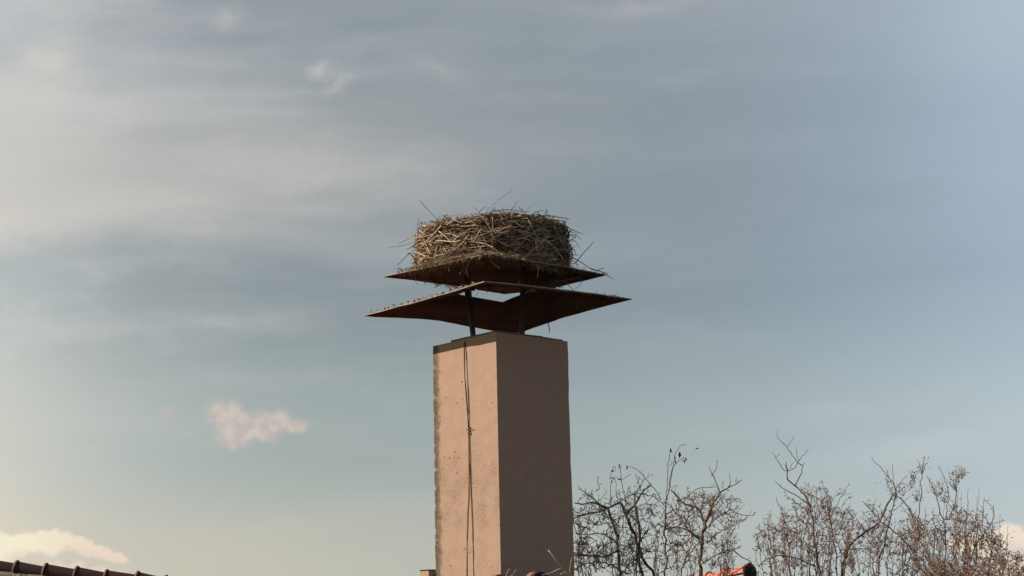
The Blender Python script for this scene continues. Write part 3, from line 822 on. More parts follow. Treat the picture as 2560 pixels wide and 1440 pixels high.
def small_bits():
    # bent stem hanging under the lower sheet
    mb = MB(); Y = 12.45
    mb.tube([at(1371, 806, Y), at(1372, 815, Y), at(1374, 826, Y + .01), at(1371.5, 834, Y + .015)], [.0038, .0036, .0034, .002], 5)
    o = mb.build('bent_twig', MAT['stick_dark'], None, at(1371, 806, Y)); tag(o, 'short dark bent stem hanging from the rim of the lower rusty sheet', 'stem')
    mb = MB()
    mb.tube([at(1330, 730, 12.16), at(1336, 728, 12.15), at(1341, 725, 12.15)], [.004, .0055, .003], 5)
    o = mb.build('straw_scrap', MAT['stick_pale'], None, at(1336, 728, 12.15)); tag(o, 'pale scrap of straw stuck beneath the near right edge of the lower sheet', 'straw')
    p = on_z(1295, 835, TOPZ + .02) if False else at(1295, 833.5, 12.2)
    mb = MB(); mb.tube([p + Vector((-.012, 0, -.004)), p, p + Vector((.010, .006, .004))], [.004, .008, .005], 5)
    o = mb.build('plaster_crumb', mottled('pale_crumb', (.7, .6, .5), (.6, .5, .42), 20), None, p); tag(o, 'pale crumb lying on the chimney top beside the right leg', 'crumb')
small_bits()

# ----------------------------------------------------------------- doubled wire on the chimney's left face
def face_pt(px, py, out):
    d = ray(px, py); nrm = -V; p0 = CN - V * out
    return EYE + d * ((p0 - EYE).dot(nrm) / d.dot(nrm))
def wire():
    a = [(1161.5, 852), (1160, 868), (1160.5, 905), (1162, 945), (1166, 1000), (1169, 1040), (1171, 1068)]
    b = [(1161.5, 852), (1164, 866), (1167, 910), (1169, 955), (1171.5, 1010), (1172, 1050), (1172, 1068)]
    c = [(1171, 1082), (1172, 1120), (1172.5, 1180), (1172, 1240), (1169.5, 1280), (1168, 1320), (1167.5, 1380), (1167, 1440), (1167, 1500)]
    d = [(1173, 1082), (1174.5, 1130), (1176.5, 1190), (1178, 1240), (1180, 1290), (1182, 1340), (1183.5, 1390), (1184.5, 1440), (1185, 1500)]
    o_ = face_pt(1171, 1073, .02)
    root = empty('hanging_wire', face_pt(1161, 852, .012))
    tag(root, 'thin dark doubled wire with a knot hanging down the sunlit chimney face', 'wire')
    for pts in (a, b, c, d):
        mb = MB(); mb.tube([face_pt(x, y, .0045 + .0015 * sin(i * 1.7)) for i, (x, y) in enumerate(pts)], .0028, 6); mb.build('strand', MAT['wire'], root)
    mb = MB(); k = [(1170, 1066), (1173, 1071), (1169, 1075), (1174, 1078), (1171, 1084)]
    mb.tube([face_pt(x, y, .011 + .004 * (-1) ** i) for i, (x, y) in enumerate(k)], .0065, 6)
    mb.tube([face_pt(1172, 1071, .016), face_pt(1177.5, 1069, .02)], .0035, 5); mb.build('knot', MAT['wire'], root)
wire()

# ----------------------------------------------------------------- houses below the frame
def half_round(p0, p1, r0, r1, up, lip=None, wall=.014, n=12, arc=1.0):
    """hollow half-round clay tile from p0 to p1"""
    mb = MB(); ax = (p1 - p0).normalized(); side = ax.cross(up).normalized(); u2 = side.cross(ax).normalized()
    st = [(p0, r0), (p1, r1)]
    if lip: st = [(p0, r0), (p1 - ax * lip[0], r1), (p1 - ax * (lip[0] - .006), r1 + lip[1]), (p1, r1 + lip[1] * .9)]
    vs = []; fs = []; m = n + 1
    for inner in (0, 1):
        for p, r in st:
            rr = r - wall * inner if not inner else min(r0, r1) - wall
            for k in range(m):
                w = pi * (.5 + arc * (k / n - .5))
                vs.append(p + side * cos(w) * rr + u2 * sin(w) * rr)
    q = len(st)
    for j in range(q - 1):
        for k in range(n):
            fs.append((j * m + k, j * m + k + 1, (j + 1) * m + k + 1, (j + 1) * m + k))
            b = q * m; fs.append((b + j * m + k, b + (j + 1) * m + k, b + (j + 1) * m + k + 1, b + j * m + k + 1))
    b = q * m; mark = []
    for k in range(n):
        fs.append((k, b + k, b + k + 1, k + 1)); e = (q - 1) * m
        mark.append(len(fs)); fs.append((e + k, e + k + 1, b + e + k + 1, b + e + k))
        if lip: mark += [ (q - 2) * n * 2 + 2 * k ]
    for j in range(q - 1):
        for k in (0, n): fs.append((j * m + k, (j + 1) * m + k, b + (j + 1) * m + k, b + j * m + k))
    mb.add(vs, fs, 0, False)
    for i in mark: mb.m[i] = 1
    return mb
def fixn(o, smooth=40):
    bm = bmesh.new(); bm.from_mesh(o.data); bmesh.ops.recalc_face_normals(bm, faces=bm.faces); bm.to_mesh(o.data); bm.free()
    return o
def tile_slope(a, b, down, nrm, name, m, parent, rows_=3, step=.33, amp=.022, wave=.22):
    """three visible courses of pan tiles, as wavy overlapping strips below the line a-b"""
    ax = (b - a); L = ax.length; ax.normalize(); n = int(L / .035)
    for j in range(rows_):
        mb = MB(); vs = []; fs = []
        for e in (0, 1):
            for lay in (0, 1):
                for i in range(n + 1):
                    s = L * i / n
                    vs.append(a + ax * s + down * (step * (j + e) + .05 * e) + nrm * (amp * sin(2 * pi * s / wave) + (.02 if e else 0) - .012 * lay))
        m1 = n + 1
        for i in range(n):
            fs.append((i, i + 1, 2 * m1 + i + 1, 2 * m1 + i)); fs.append((m1 + i, 3 * m1 + i, 3 * m1 + i + 1, m1 + i + 1))
            fs.append((2 * m1 + i, 2 * m1 + i + 1, 3 * m1 + i + 1, 3 * m1 + i)); fs.append((i, m1 + i, m1 + i + 1, i + 1))
        mb.add(vs, fs, 0, True); fixn(mb.build(name, m, parent))

def left_house():
    Y = 20.0
    J = [(-36, 1396), (40, 1402), (113, 1409.5), (190, 1416.5), (265, 1424.5), (341, 1429), (412, 1438.5), (486, 1447), (560, 1455), (634, 1463), (708, 1471)]
    P = [at(x, y + 1.5, Y) for i, (x, y) in enumerate(J)]
    P.insert(0, P[0] + (P[0] - P[1])); P.insert(0, P[0] + (P[0] - P[1]))
    mid = P[5]
    root = empty('neighbour_house', (mid.x, mid.y + 3, 0))
    tag(root, 'house at the lower left with a dark clay ridge running down to the right', 'house')
    rad = .118
    dn = Z * rad
    for i in range(len(P) - 1):
        a, b = P[i] - dn, P[i + 1] - dn
        d = (b - a).normalized()
        # each tile tucks under the collar of the next one up
        jit = Vector((0, 0, rng.uniform(-.004, .004)))
        mb = half_round(b + d * .04 + jit - Z * .012, a - d * .012 + jit + Z * .006, rad - .016, rad, Z, lip=(.026, .016), arc=1.05)
        fixn(mb.build('ridge_tile', [MAT['clay_dark'], MAT['clay_lit']], root))
    A, B = P[0] - dn, P[-1] - dn
    # mortar bed along the ridge
    mb = MB(); n = 90; vs = []; fs = []
    for i in range(n + 1):
        p = A.lerp(B, i / n)
        w = .02 * mnoise.noise(Vector((i * .5, 2, 0))) + .012 * mnoise.noise(Vector((i * 1.7, 5, 0)))
        vs += [p + Vector((0, -.10, .01)), p + Vector((0, -.15 - w, -.03 + w)), p + Vector((0, -.19 - w, -.12 + w)), p + Vector((0, -.16, -.22))]
    for i in range(n):
        for k in range(3): fs.append((i * 4 + k, i * 4 + k + 1, i * 4 + 5 + k, i * 4 + 4 + k))
    mb.add(vs, fs); fixn(mb.build('mortar_bed', MAT['lichen_mortar'], root))
    for sgn in (-1, 1):
        down = Vector((0, sgn * cos(R_(38)), -sin(R_(38)))); nr = Vector((0, sgn * sin(R_(38)), cos(R_(38))))
        o = Vector((0, sgn * .12, -.06))
        tile_slope(A + o, B + o, down, nr, 'tile_course', MAT['clay_dark'], root)
        mb = MB(); E1 = A + o + down * 1.0 - nr * .03; E2 = B + o + down * 1.0 - nr * .03
        vs = [E1, E2, E2 + down * 3.2, E1 + down * 3.2]; vs += [v - nr * .06 for v in vs]
        mb.add(vs, [(0, 1, 2, 3), (7, 6, 5, 4), (0, 4, 5, 1), (1, 5, 6, 2), (2, 6, 7, 3), (3, 7, 4, 0)]); fixn(mb.build('roof_slope', MAT['clay_dark'], root))
    # walls
    mb = MB(); c = (A + B) / 2
    zt = min(A.z, B.z) - 2.3
    mb.box(Vector((c.x, c.y, zt / 2)), Vector((abs(B.x - A.x) / 2 - .3, 0, 0)), Vector((0, 2.9, 0)), Vector((0, 0, zt / 2))); mb.build('wall', MAT['wall'], root)
    for s in (0, 1):
        mb = MB(); e = (A if s == 0 else B); x = e.x + (.35 if s == 0 else -.35)
        vs = [(x, c.y - 2.85, zt), (x, c.y + 2.85, zt), (x, c.y, e.z - .15)]; vs += [(x + (.2 if s == 0 else -.2), v[1], v[2]) for v in vs]
        mb.add(vs, [(0, 1, 2), (5, 4, 3), (0, 3, 4, 1), (1, 4, 5, 2), (2, 5, 3, 0)]); fixn(mb.build('gable', MAT['wall'], root))
left_house()

def right_house():
    Y = 26.0
    e = at(1872, 1428, Y)                      # end of the ridge, axis of the last tile
    q = at(1786, 1444, Y + .9)
    d = (q - e).normalized()
    root = empty('orange_roofed_house', (e.x - 2.5, e.y + 1.5, 0))
    tag(root, 'house with an orange clay ridge end peeping out between the bare shrubs', 'house')
    rad = .098; Lt = .56
    for i in range(9):
        a = e + d * (Lt * i); b = e + d * (Lt * (i + 1) + .05)
        mb = half_round(b - Z * .010, a, rad - .012, rad, Z, lip=(.06, .016), arc=1.1)
        fixn(mb.build('ridge_tile', [MAT['clay_red'], MAT['clay_red']], root))
    # closing cap of the ridge, with a small pointed crest
    mb = MB(); side = d.cross(Z).normalized(); vs = []; fs = []; n = 14
    for k in range(n + 1):
        w = pi * k / n; r = rad + .016 + .03 * max(0, 1 - abs(w - pi / 2) / .5)
        vs.append(side * cos(w) * r + Z * (sin(w) * r - .01))
    vs += [-side * (rad + .016) - Z * .12, side * (rad + .016) - Z * .12]
    m = len(vs); vv = [e - d * .012 + v for v in vs] + [e - d * .045 + v * .98 for v in vs]
    fs = [tuple(range(m)), tuple(reversed(range(m, 2 * m)))] + [(k, (k + 1) % m, m + (k + 1) % m, m + k) for k in range(m)]
    mb.add(vv, fs); fixn(mb.build('ridge_cap', MAT['clay_dark'], root))
    A, B = e - Z * .06, e + d * 5.0 - Z * .06
    for sgn in (-1, 1):
        s2 = side * sgn; s2.z = 0; s2.normalize()
        down = (s2 * cos(R_(36)) - Z * sin(R_(36))).normalized(); nr = (s2 * sin(R_(36)) + Z * cos(R_(36))).normalized()
        tile_slope(A + down * .09, B + down * .09, down, nr, 'tile_course', MAT['clay_red'], root)
        mb = MB(); vs = [A + down * 1.05, B + down * 1.05, B + down * 3.6, A + down * 3.6]; vs = [v - nr * .03 for v in vs]; vs += [v - nr * .06 for v in vs]
        mb.add(vs, [(0, 1, 2, 3), (7, 6, 5, 4), (0, 4, 5, 1), (1, 5, 6, 2), (2, 6, 7, 3), (3, 7, 4, 0)]); fixn(mb.build('roof_slope', MAT['clay_red'], root))
        # pale verge board at the gable end
        mb = MB(); vs = [A + down * .10 - d * .03, A + down * 3.5 - d * .03]; c = (vs[0] + vs[1]) / 2 - nr * .06
        mb.box(c, (vs[1] - vs[0]) / 2, nr * .04, d * .02); mb.build('verge_board', MAT['wall'], root)
    c = (A + B) / 2; zt = B.z - 2.3; dh = Vector((d.x, d.y, 0)).normalized(); sh = Vector((-dh.y, dh.x, 0))
    mb = MB(); mb.box(Vector((c.x, c.y, zt / 2)), dh * 2.2, sh * 2.6, Z * zt / 2); mb.build('wall', MAT['wall'], root)
    mb = MB(); g0 = A + dh * .32
    vs = [Vector((g0.x, g0.y, zt)) + sh * 2.6, Vector((g0.x, g0.y, zt)) - sh * 2.6, Vector((g0.x, g0.y, A.z - .25))]; vs += [v + dh * .2 for v in vs]
    mb.add(vs, [(0, 1, 2), (5, 4, 3), (0, 3, 4, 1), (1, 4, 5, 2), (2, 5, 3, 0)]); fixn(mb.build('gable', MAT['wall'], root))
right_house()

def chimney_house():
    e = at(1345, 1463, 11.45)
    d = U.copy(); UU = -V
    root = empty('chimney_house', (AX.x, AX.y + 1, 0))
    tag(root, 'house under the tall chimney, only a dark ridge end in view', 'house')
    rad = .075
    for i in range(11):
        a = e + d * (.38 * i); b = e + d * (.38 * (i + 1) + .04)
        fixn(half_round(b - Z * .012, a, rad - .012, rad, Z, lip=(.05, .016), arc=1.1).build('ridge_tile', [MAT['clay_dark'], MAT['clay_lit']], root))
    mb = MB(); n = 14; vs = []
    for k in range(n + 1):
        w = pi * k / n; vs.append(UU * cos(w) * (rad + .012) + Z * sin(w) * (rad + .012))
    m = len(vs); vv = [e - d * .004 + v for v in vs] + [e - d * .03 + v for v in vs]
    mb.add(vv, [tuple(range(m)), tuple(reversed(range(m, 2 * m)))] + [(k, (k + 1) % m, m + (k + 1) % m, m + k) for k in range(m)])
    fixn(mb.build('ridge_cap', MAT['clay_dark'], root))
    A, B = e - Z * .03, e + d * 4.2 - Z * .03
    for sgn in (-1, 1):
        s2 = UU * sgn
        down = s2 * cos(R_(40)) - Z * sin(R_(40)); nr = s2 * sin(R_(40)) + Z * cos(R_(40))
        if sgn > 0: tile_slope(A + down * .08, B + down * .08, down, nr, 'tile_course', MAT['clay_dark'], root)
        mb = MB(); k = 1.02 if sgn > 0 else .1
        vs = [A + down * k, B + down * k, B + down * 4, A + down * 4]; vs = [v - nr * .035 for v in vs]; vs += [v - nr * .06 for v in vs]
        mb.add(vs, [(0, 1, 2, 3), (7, 6, 5, 4), (0, 4, 5, 1), (1, 5, 6, 2), (2, 6, 7, 3), (3, 7, 4, 0)]); fixn(mb.build('roof_slope', MAT['clay_dark'], root))
    c = (A + B) / 2; zt = A.z - 2.7
    mb = MB(); mb.box(Vector((c.x, c.y, zt / 2)), d * 1.9, UU * 2.8, Z * zt / 2); mb.build('wall', MAT['wall'], root)
    mb = MB(); g0 = A + d * .22
    vs = [Vector((g0.x, g0.y, zt)) + UU * 2.8, Vector((g0.x, g0.y, zt)) - UU * 2.8, Vector((g0.x, g0.y, A.z - .12))]; vs += [v + d * .15 for v in vs]
    mb.add(vs, [(0, 1, 2), (5, 4, 3), (0, 3, 4, 1), (1, 4, 5, 2), (2, 5, 3, 0)]); fixn(mb.build('gable', MAT['wall'], root))
chimney_house()

# dry vine in front of the chimney's shaded face
def vine():
    Y = 11.42
    root = empty('dry_vine', at(1430, 1500, Y + .1))
    tag(root, 'pale dry vine twig before the shaded chimney face at its foot', 'vine')
    for rad, pts in [(3.4, [(1438, 1490), (1424, 1445), (1411, 1425), (1404, 1420), (1390, 1402), (1377, 1383), (1370, 1375)]), (3.0, [(1404, 1420), (1392, 1425), (1380, 1431), (1364, 1436), (1355, 1438)]),
                     (2.4, [(1414, 1430), (1406, 1433), (1400, 1436)]), (2.4, [(1428, 1400), (1431, 1394)]), (2.2, [(1428, 1400), (1424, 1425), (1428, 1452)]),
                     (2.4, [(1280, 1440), (1286, 1430), (1290, 1424)]), (2.2, [(1269, 1428), (1275, 1422)]), (2.6, [(1282, 1437), (1266, 1452)]), (2.4, [(1269, 1428), (1262, 1452)])]:
        mb = MB(); mb.tube([at(x, y, Y + .02 * sin(i)) for i, (x, y) in enumerate(pts)], [rad / 1000 * (1 - .4 * i / len(pts)) for i in range(len(pts))], 5); mb.build('twig', MAT['stick_pale'], root)
vine()

# ----------------------------------------------------------------- bare trees and shrubs
class Tree:
    def __init__(s, name, label, cat, Y, foot, bark, twigm, seed, group=None):
        s.Y = Y; s.r = random.Random(seed); s.bark = bark; s.twigm = twigm
        b = at(foot, 1440, Y); s.root = empty(name, (b.x, b.y, 0)); tag(s.root, label, cat, group)
        s.tw = MB(); s.lf = MB(); s.paths = []
        s.m = Y / F                # metres per photo pixel
    def P(s, pts, dz):
        return [at(x, y, s.Y + dz + s.r.uniform(-.03, .03)) for x, y in pts]
    def wiggle(s, P, k):
        S = [P[0]]
        for a, b in zip(P, P[1:]):
            L = (b - a).length
            nseg = max(1, min(4, int(L / (8 * s.m))))
            for i in range(1, nseg): S.append(a.lerp(b, i / nseg) + Vector((s.r.gauss(0, 1), s.r.gauss(0, 1), s.r.gauss(0, 1))) * k * L)
            S.append(b)
        return S
    def branch(s, pts, w0, w1, dz=None, side=0, sl=(14, 40), name='branch', knob=False, leafy=0., up=.5, part=True, n=6):
        """pts photo pixels; w widths in photo pixels; side: side shoots per 10 px"""
        dz = s.r.uniform(-.45, .45) if dz is None else dz
        P = s.wiggle(s.P(pts, dz), .035 if part else .016)
        K = len(P)
        rr = [max(.0028, .5 * s.m * (.70 if part else 1.) * (w0 + (w1 - w0) * i / (K - 1)) * (1 + (.4 * s.r.random() ** 2 if knob else .08 * s.r.random()))) for i in range(K)]
        if part:
            mb = MB(); mb.tube(P, rr, n); mb.build(name, s.bark, s.root)
        else: s.tw.tube(P, rr, 3, cap=False)
        if side:
            tot = sum((b - a).length for a, b in zip(P, P[1:])); cnt = int(tot / s.m / 10 * side + s.r.random())
            for _ in range(cnt):
                i = s.r.randrange(K - 1); a, b = P[i], P[i + 1]; p = a.lerp(b, s.r.random())
                d0 = (b - a).normalized()
                d = (d0 * s.r.uniform(.2, .9) + Vector((s.r.gauss(0, .8), s.r.gauss(0, .8), s.r.gauss(0, .5) + up))).normalized()
                s.shoot(p, d, s.r.uniform(*sl) * s.m, min(rr[i] * .8, s.r.uniform(.8, 1.5) * s.m * .75), leafy, up)
        return P
    def shoot(s, p, d, L, r0, leafy=0., up=.3, depth=0):
        n = 4; pts = [p]; q = p.copy(); dd = d.copy()
        for i in range(n):
            dd = (dd + Vector((s.r.gauss(0, .20), s.r.gauss(0, .20), s.r.gauss(0, .16) + up * .12))).normalized()
            q = q + dd * L / n; pts.append(q.copy())
        r0 = max(r0, .0028)
        s.tw.tube(pts, [r0, r0 * .92, r0 * .8, r0 * .68, r0 * .5], 3, cap=False)
        if depth < 1 and L > 14 * s.m:
            for _ in range(s.r.randint(1, 3)):
                i = s.r.randint(1, n - 1)
                d2 = (dd + Vector((s.r.gauss(0, .8), s.r.gauss(0, .8), s.r.gauss(0, .6)))).normalized()
                s.shoot(pts[i], d2, L * s.r.uniform(.25, .5), r0 * .75, leafy, up, depth + 1)
        if leafy:
            for _ in range(int(leafy * s.r.uniform(.4, 1.6) + s.r.random())):
                i = s.r.randint(1, n); f = s.r.random()
                s.leaf(s.lf, pts[i - 1].lerp(pts[i], f), dd, s.r.uniform(4, 8) * s.m)
        else:
            if s.r.random() < .35:   # bud
                s.lf.box(pts[-1], Vector((.7, 0, 0)) * s.m * 1.1, Vector((0, .7, 0)) * s.m * 1.1, Z * s.m * 1.6)
        return pts
    def leaf(s, mb, p, d, L, wid=.24, mi=0):
        """small folded leaf, six triangles, curling"""
        r = s.r
        d = (d * .6 + Vector((r.gauss(0, .7), r.gauss(0, .7), r.gauss(-.1, .7)))).normalized()
        a = d.orthogonal().normalized(); b = d.cross(a); w = r.uniform(0, 2 * pi); a, b = a * cos(w) + b * sin(w), b * cos(w) - a * sin(w)
        c = b * L * r.uniform(.05, .25)
        mb.add([p, p + d * L * .5 + a * L * wid + c, p + d * L * .5 - a * L * wid + c, p + d * L + b * L * r.uniform(-.2, .3), p + d * L * .5],
               [(0, 1, 4), (0, 4, 2), (1, 3, 4), (4, 3, 2)], mi)
    def bunch(s, x, y, rx, ry, n, dz=None, L=(4, 8), stems=6):
        dz = s.r.uniform(-.3, .3) if dz is None else dz
        for _ in range(n):
            u, v = s.r.gauss(0, .5), s.r.gauss(0, .5)
            p = at(x + u * rx, y + v * ry, s.Y + dz + s.r.gauss(0, .5) * rx * s.m)
            s.leaf(s.lf, p, Vector((s.r.gauss(0, .5), s.r.gauss(0, .5), .4)).normalized(), s.r.uniform(*L) * s.m)
        c0 = at(x, y + ry * .9, s.Y + dz)
        for _ in range(stems):
            p = at(x + s.r.gauss(0, .5) * rx, y + s.r.gauss(-.2, .4) * ry, s.Y + dz + s.r.gauss(0, .4) * rx * s.m)
            s.tw.tube([c0, c0.lerp(p, .5) + Vector((s.r.gauss(0, .2), 0, 0)) * rx * s.m, p], [.004, .0035, .0022], 3, cap=False)
    def trunk(s, x, w, spread=None, foot=None):
        """stem from the ground up into the picture"""
        p1 = at(x, 1446, s.Y); f = Vector((s.root.location.x, s.root.location.y, 0)) + (foot or Vector())
        a = f.lerp(p1, .35) + Vector((.12, .1, 0)); b = f.lerp(p1, .7) + Vector((-.06, -.05, 0))
        mb = MB(); mb.tube([f, a, b, p1], [w * 1.9 * s.m, w * 1.4 * s.m, w * .9 * s.m, w * .5 * s.m], 8); mb.build('trunk', s.bark, s.root)
    def done(s, leafm, leafname='dry_leaves'):
        if s.tw.v: o = s.tw.build('twigs', s.twigm, s.root); o['kind'] = 'stuff'
        if s.lf.v: o = s.lf.build(leafname, leafm, s.root); o['kind'] = 'stuff'

def thicket(T, x0, x1, ytop, n, leafy, ybase=1455, w=(1.6, 2.6), lean=.3, side=.45, sl=(10, 30)):
    """many thin upright stems from below the frame up to an outline ytop(x)"""
    r = T.r
    for _ in range(n):
        x = r.uniform(x0, x1); yb = ybase
        yt = ytop(x) + abs(r.gauss(0, 1)) * (ybase - ytop(x)) * .30
        if yt > 1425: yt = r.uniform(1380, 1425)
        xb = x - (x - (x0 + x1) / 2) * lean + r.uniform(-12, 12)
        pts = [(xb, yb), (xb + (x - xb) * .35 + r.uniform(-8, 8), yb + (yt - yb) * .4), (xb + (x - xb) * .75 + r.uniform(-6, 6), yb + (yt - yb) * .75), (x, yt)]
        T.branch(pts, r.uniform(*w), 1.0, side=side, sl=sl, part=False, leafy=leafy, dz=r.uniform(-.7, .7))

def tangle_twigs(T, x0, x1, ytop, n, leafy, ybot=1450, L=(30, 100), sd=52, w=(1.5, 2.4), side=.8, sl=(6, 18), bias=.65):
    """crossing, arching twigs at every angle"""
    r = T.r
    for _ in range(n):
        x = r.uniform(x0, x1); yt = ytop(x)
        y = ybot - (ybot - yt) * r.random() ** bias * .92
        a = r.gauss(0, sd); l = r.uniform(*L); k = r.gauss(0, 22)
        pts = [(x, y)]
        for i in range(4):
            x += sin(R_(a)) * l / 4; y -= cos(R_(a)) * l / 4; a += k - .12 * a
            pts.append((x, y))
        if pts[-1][1] < ytop(min(max(x, x0), x1)) - 18: continue
        T.branch(pts, r.uniform(*w), 1.0, side=side, sl=sl, part=False, leafy=leafy, dz=r.uniform(-.7, .7), up=.15)

# --- A: dark pollarded shrub right beside the chimney
T = Tree('knobbly_shrub', 'dark knobbly pollarded bare shrub right beside the shaded chimney face', 'shrub', 20.0, 1575, MAT['bark_dark'], MAT['bark_dark'], 31)
T.trunk(1580, 30)
B = T.branch
B([(1552, 1450), (1544, 1370), (1535, 1315), (1526, 1295), (1519, 1270)], 8, 9, 0, .35, knob=True)
B([(1519, 1270), (1492, 1259), (1480, 1256), (1456, 1261), (1436, 1258)], 8, 3.5, 0, 1.1, (10, 34), knob=True)
B([(1519, 1270), (1489, 1281), (1456, 1288), (1434, 1297), (1415, 1302)], 7, 3.5, .1, 1.0, (10, 30), knob=True)
B([(1519, 1270), (1500, 1262), (1484, 1247), (1470, 1238), (1458, 1228)], 5, 2.5, -.1, 1.0, (10, 26), knob=True)
B([(1638, 1450), (1600, 1370), (1573, 1310), (1564, 1285)], 10, 9, .1, .5, knob=True)
B([(1564, 1285), (1550, 1256), (1536, 1262), (1519, 1270)], 8, 7, .1, .9, (10, 30), knob=True)
B([(1564, 1285), (1588, 1261), (1606, 1232), (1628, 1209)], 8, 3, .12, .9, (10, 30), knob=True)
B([(1588, 1261), (1586, 1234), (1604, 1213)], 5, 2.5, .12, .5)
B([(1610, 1450), (1597, 1405), (1600, 1333), (1591, 1288), (1588, 1261)], 8, 7, -.1, .6, (10, 30), knob=True)
B([(1555, 1252), (1570, 1240), (1606, 1232), (1637, 1243), (1660, 1261)], 3, 2.6, .15, .7, (8, 24))
B([(1438, 1333), (1465, 1337), (1492, 1333), (1525, 1344), (1546, 1362)], 3, 4, -.2, 1.0, (10, 28))
B([(1430, 1391), (1483, 1389), (1514, 1393), (1546, 1378)], 4, 6, -.25, 1.3, (10, 30))
B([(1430, 1428), (1465, 1409), (1496, 1404), (1530, 1412), (1570, 1436)], 4, 5, -.3, 1.3, (10, 30))
B([(1463, 1306), (1487, 1312), (1525, 1308)], 2.5, 4, 0, .6, (8, 20))
B([(1494, 1192), (1498, 1215), (1498, 1223), (1488, 1228)], 2, 3, 0, .5, (5, 12))
B([(1653, 1250), (1626, 1212), (1596, 1177), (1574, 1166)], 2.8, 1.8, .2, .12, (5, 12))
B([(1563, 1255), (1553, 1199), (1549, 1158)], 2.6, 1.6, 0, .15, (6, 14))
B([(1527, 1262), (1526, 1212), (1528, 1180), (1536, 1163)], 2.6, 1.6, 0, .15, (6, 14))
B([(1523, 1196), (1536, 1192), (1553, 1201), (1577, 1186)], 1.6, 1.4, 0, 0)
B([(1600, 1222), (1595, 1203), (1589, 1185)], 2.4, 1.6, .1, .3, (5, 10))
B([(1545, 1256), (1540, 1225), (1541, 1207)], 2.2, 1.5, .05, .4, (6, 14))
B([(1570, 1252), (1568, 1228), (1576, 1214)], 2.2, 1.5, -.05, .5, (6, 14))
for x, y in ((1536, 1168), (1548, 1160), (1528, 1195), (1549, 1194), (1571, 1165), (1594, 1198)):
    for _ in range(4): T.leaf(T.lf, at(x + T.r.uniform(-3, 3), y + T.r.uniform(-1, 7), T.Y), Vector((0, 0, -1)), T.r.uniform(6, 10) * T.m, .3)
thicket(T, 1432, 1660, lambda x: 1280 + abs(x - 1550) * .25, 22, 0, w=(1.6, 3.0), side=.6, sl=(8, 26), lean=.1)
tangle_twigs(T, 1436, 1660, lambda x: 1228 + abs(x - 1560) * .22, 125, 0, L=(26, 90), w=(1.5, 3.0))
tangle_twigs(T, 1436, 1600, lambda x: 1350, 60, 1.2, L=(20, 60), w=(1.3, 2.4), side=1.0)
for _ in range(9):
    T.bunch(T.r.uniform(1450, 1600), T.r.uniform(1365, 1425), 30, 20, 26, L=(3.5, 7), stems=5)
T.done(MAT['dark_leaf'])

# --- B: straight sapling
T = Tree('straight_sapling', 'tall straight thin sapling with a few drooping dark leaves at its tips', 'sapling', 19.6, 1664, MAT['bark_red'], MAT['bark_red'], 32)
T.trunk(1664, 6)
B = T.branch
B([(1664, 1450), (1663, 1380), (1662, 1321), (1664, 1253)], 6.5, 5, 0, .35, (8, 26), knob=False)
B([(1664, 1255), (1668, 1210), (1670, 1172), (1676, 1124)], 2.8, 1.8, 0, 0)
B([(1666, 1250), (1676, 1202), (1683, 1164), (1687, 1137), (1699, 1115), (1711, 1110)], 3.4, 1.6, .05, 0)
B([(1668, 1250), (1674, 1215), (1681, 1170), (1694, 1155), (1711, 1142)], 3.0, 1.6, -.05, 0)
B([(1671, 1165), (1680, 1160)], 1.6, 1.2, 0, 0)
for x, y, L_, dx in ((1676, 1119, 15, .1), (1678, 1122, 12, -.2), (1712, 1109, 11, .3), (1699, 1128, 18, .35), (1689, 1147, 15, .1), (1713, 1142, 12, .4), (1714, 1144, 17, 0), (1708, 1145, 12, -.2), (1679, 1152, 9, 0), (1688, 1140, 9, -.2)):
    mb = MB(); T.leaf(mb, at(x, y, T.Y), Vector((dx * 4, 0, -4)), L_ * T.m, .24); mb.build('leaf', MAT['dark_leaf'], T.root)
T.done(MAT['dark_leaf'])

# --- C: brown branching tree with clenched knuckles
T = Tree('bare_fruit_tree', 'brown bare fruit tree with swollen knuckles left of the orange ridge end', 'tree', 20.6, 1752, MAT['bark_brown'], MAT['bark_red'], 33)
T.trunk(1755, 26)
B = T.branch
B([(1755, 1450), (1753, 1388), (1756, 1348), (1762, 1307)], 11, 10, 0, .4, (8, 28), knob=True)
B([(1762, 1307), (1780, 1267), (1799, 1231)], 10, 6, 0, .9, (10, 34), knob=True)
B([(1799, 1231), (1786, 1194), (1780, 1184), (1772, 1164)], 4.5, 2, 0, .35, (6, 18))
B([(1782, 1185), (1791, 1172), (1794, 1150)], 2.4, 1.4, 0, .2, (5, 9))
B([(1799, 1231), (1818, 1221), (1837, 1212), (1856, 1199)], 5, 1.8, -.05, .9, (8, 22), knob=True)
B([(1824, 1219), (1826, 1202), (1823, 1183)], 2.4, 1.4, -.05, .5, (5, 10))
B([(1762, 1307), (1750, 1277), (1740, 1267), (1712, 1261), (1696, 1245), (1677, 1226)], 7, 3.5, .1, 1.1, (8, 26), knob=True)
B([(1750, 1348), (1715, 1324), (1691, 1317), (1669, 1321), (1655, 1330)], 7, 3, -.1, .9, (8, 26), knob=True)
B([(1712, 1315), (1723, 1288), (1715, 1262)], 4, 3.5, .05, .8, (6, 20), knob=True)
B([(1696, 1252), (1712, 1245), (1740, 1223), (1759, 1218), (1791, 1216)], 3.4, 1.8, .2, .35, (6, 16))
B([(1755, 1219), (1761, 1245), (1750, 1268)], 2, 2.4, .2, .3, (5, 12))
B([(1767, 1359), (1791, 1332), (1821, 1321), (1838, 1305)], 5, 2, -.2, .7, (8, 22))
B([(1755, 1410), (1799, 1383), (1829, 1372), (1856, 1394), (1878, 1405), (1897, 1442)], 4, 2.6, -.25, .25, (6, 16), knob=True)
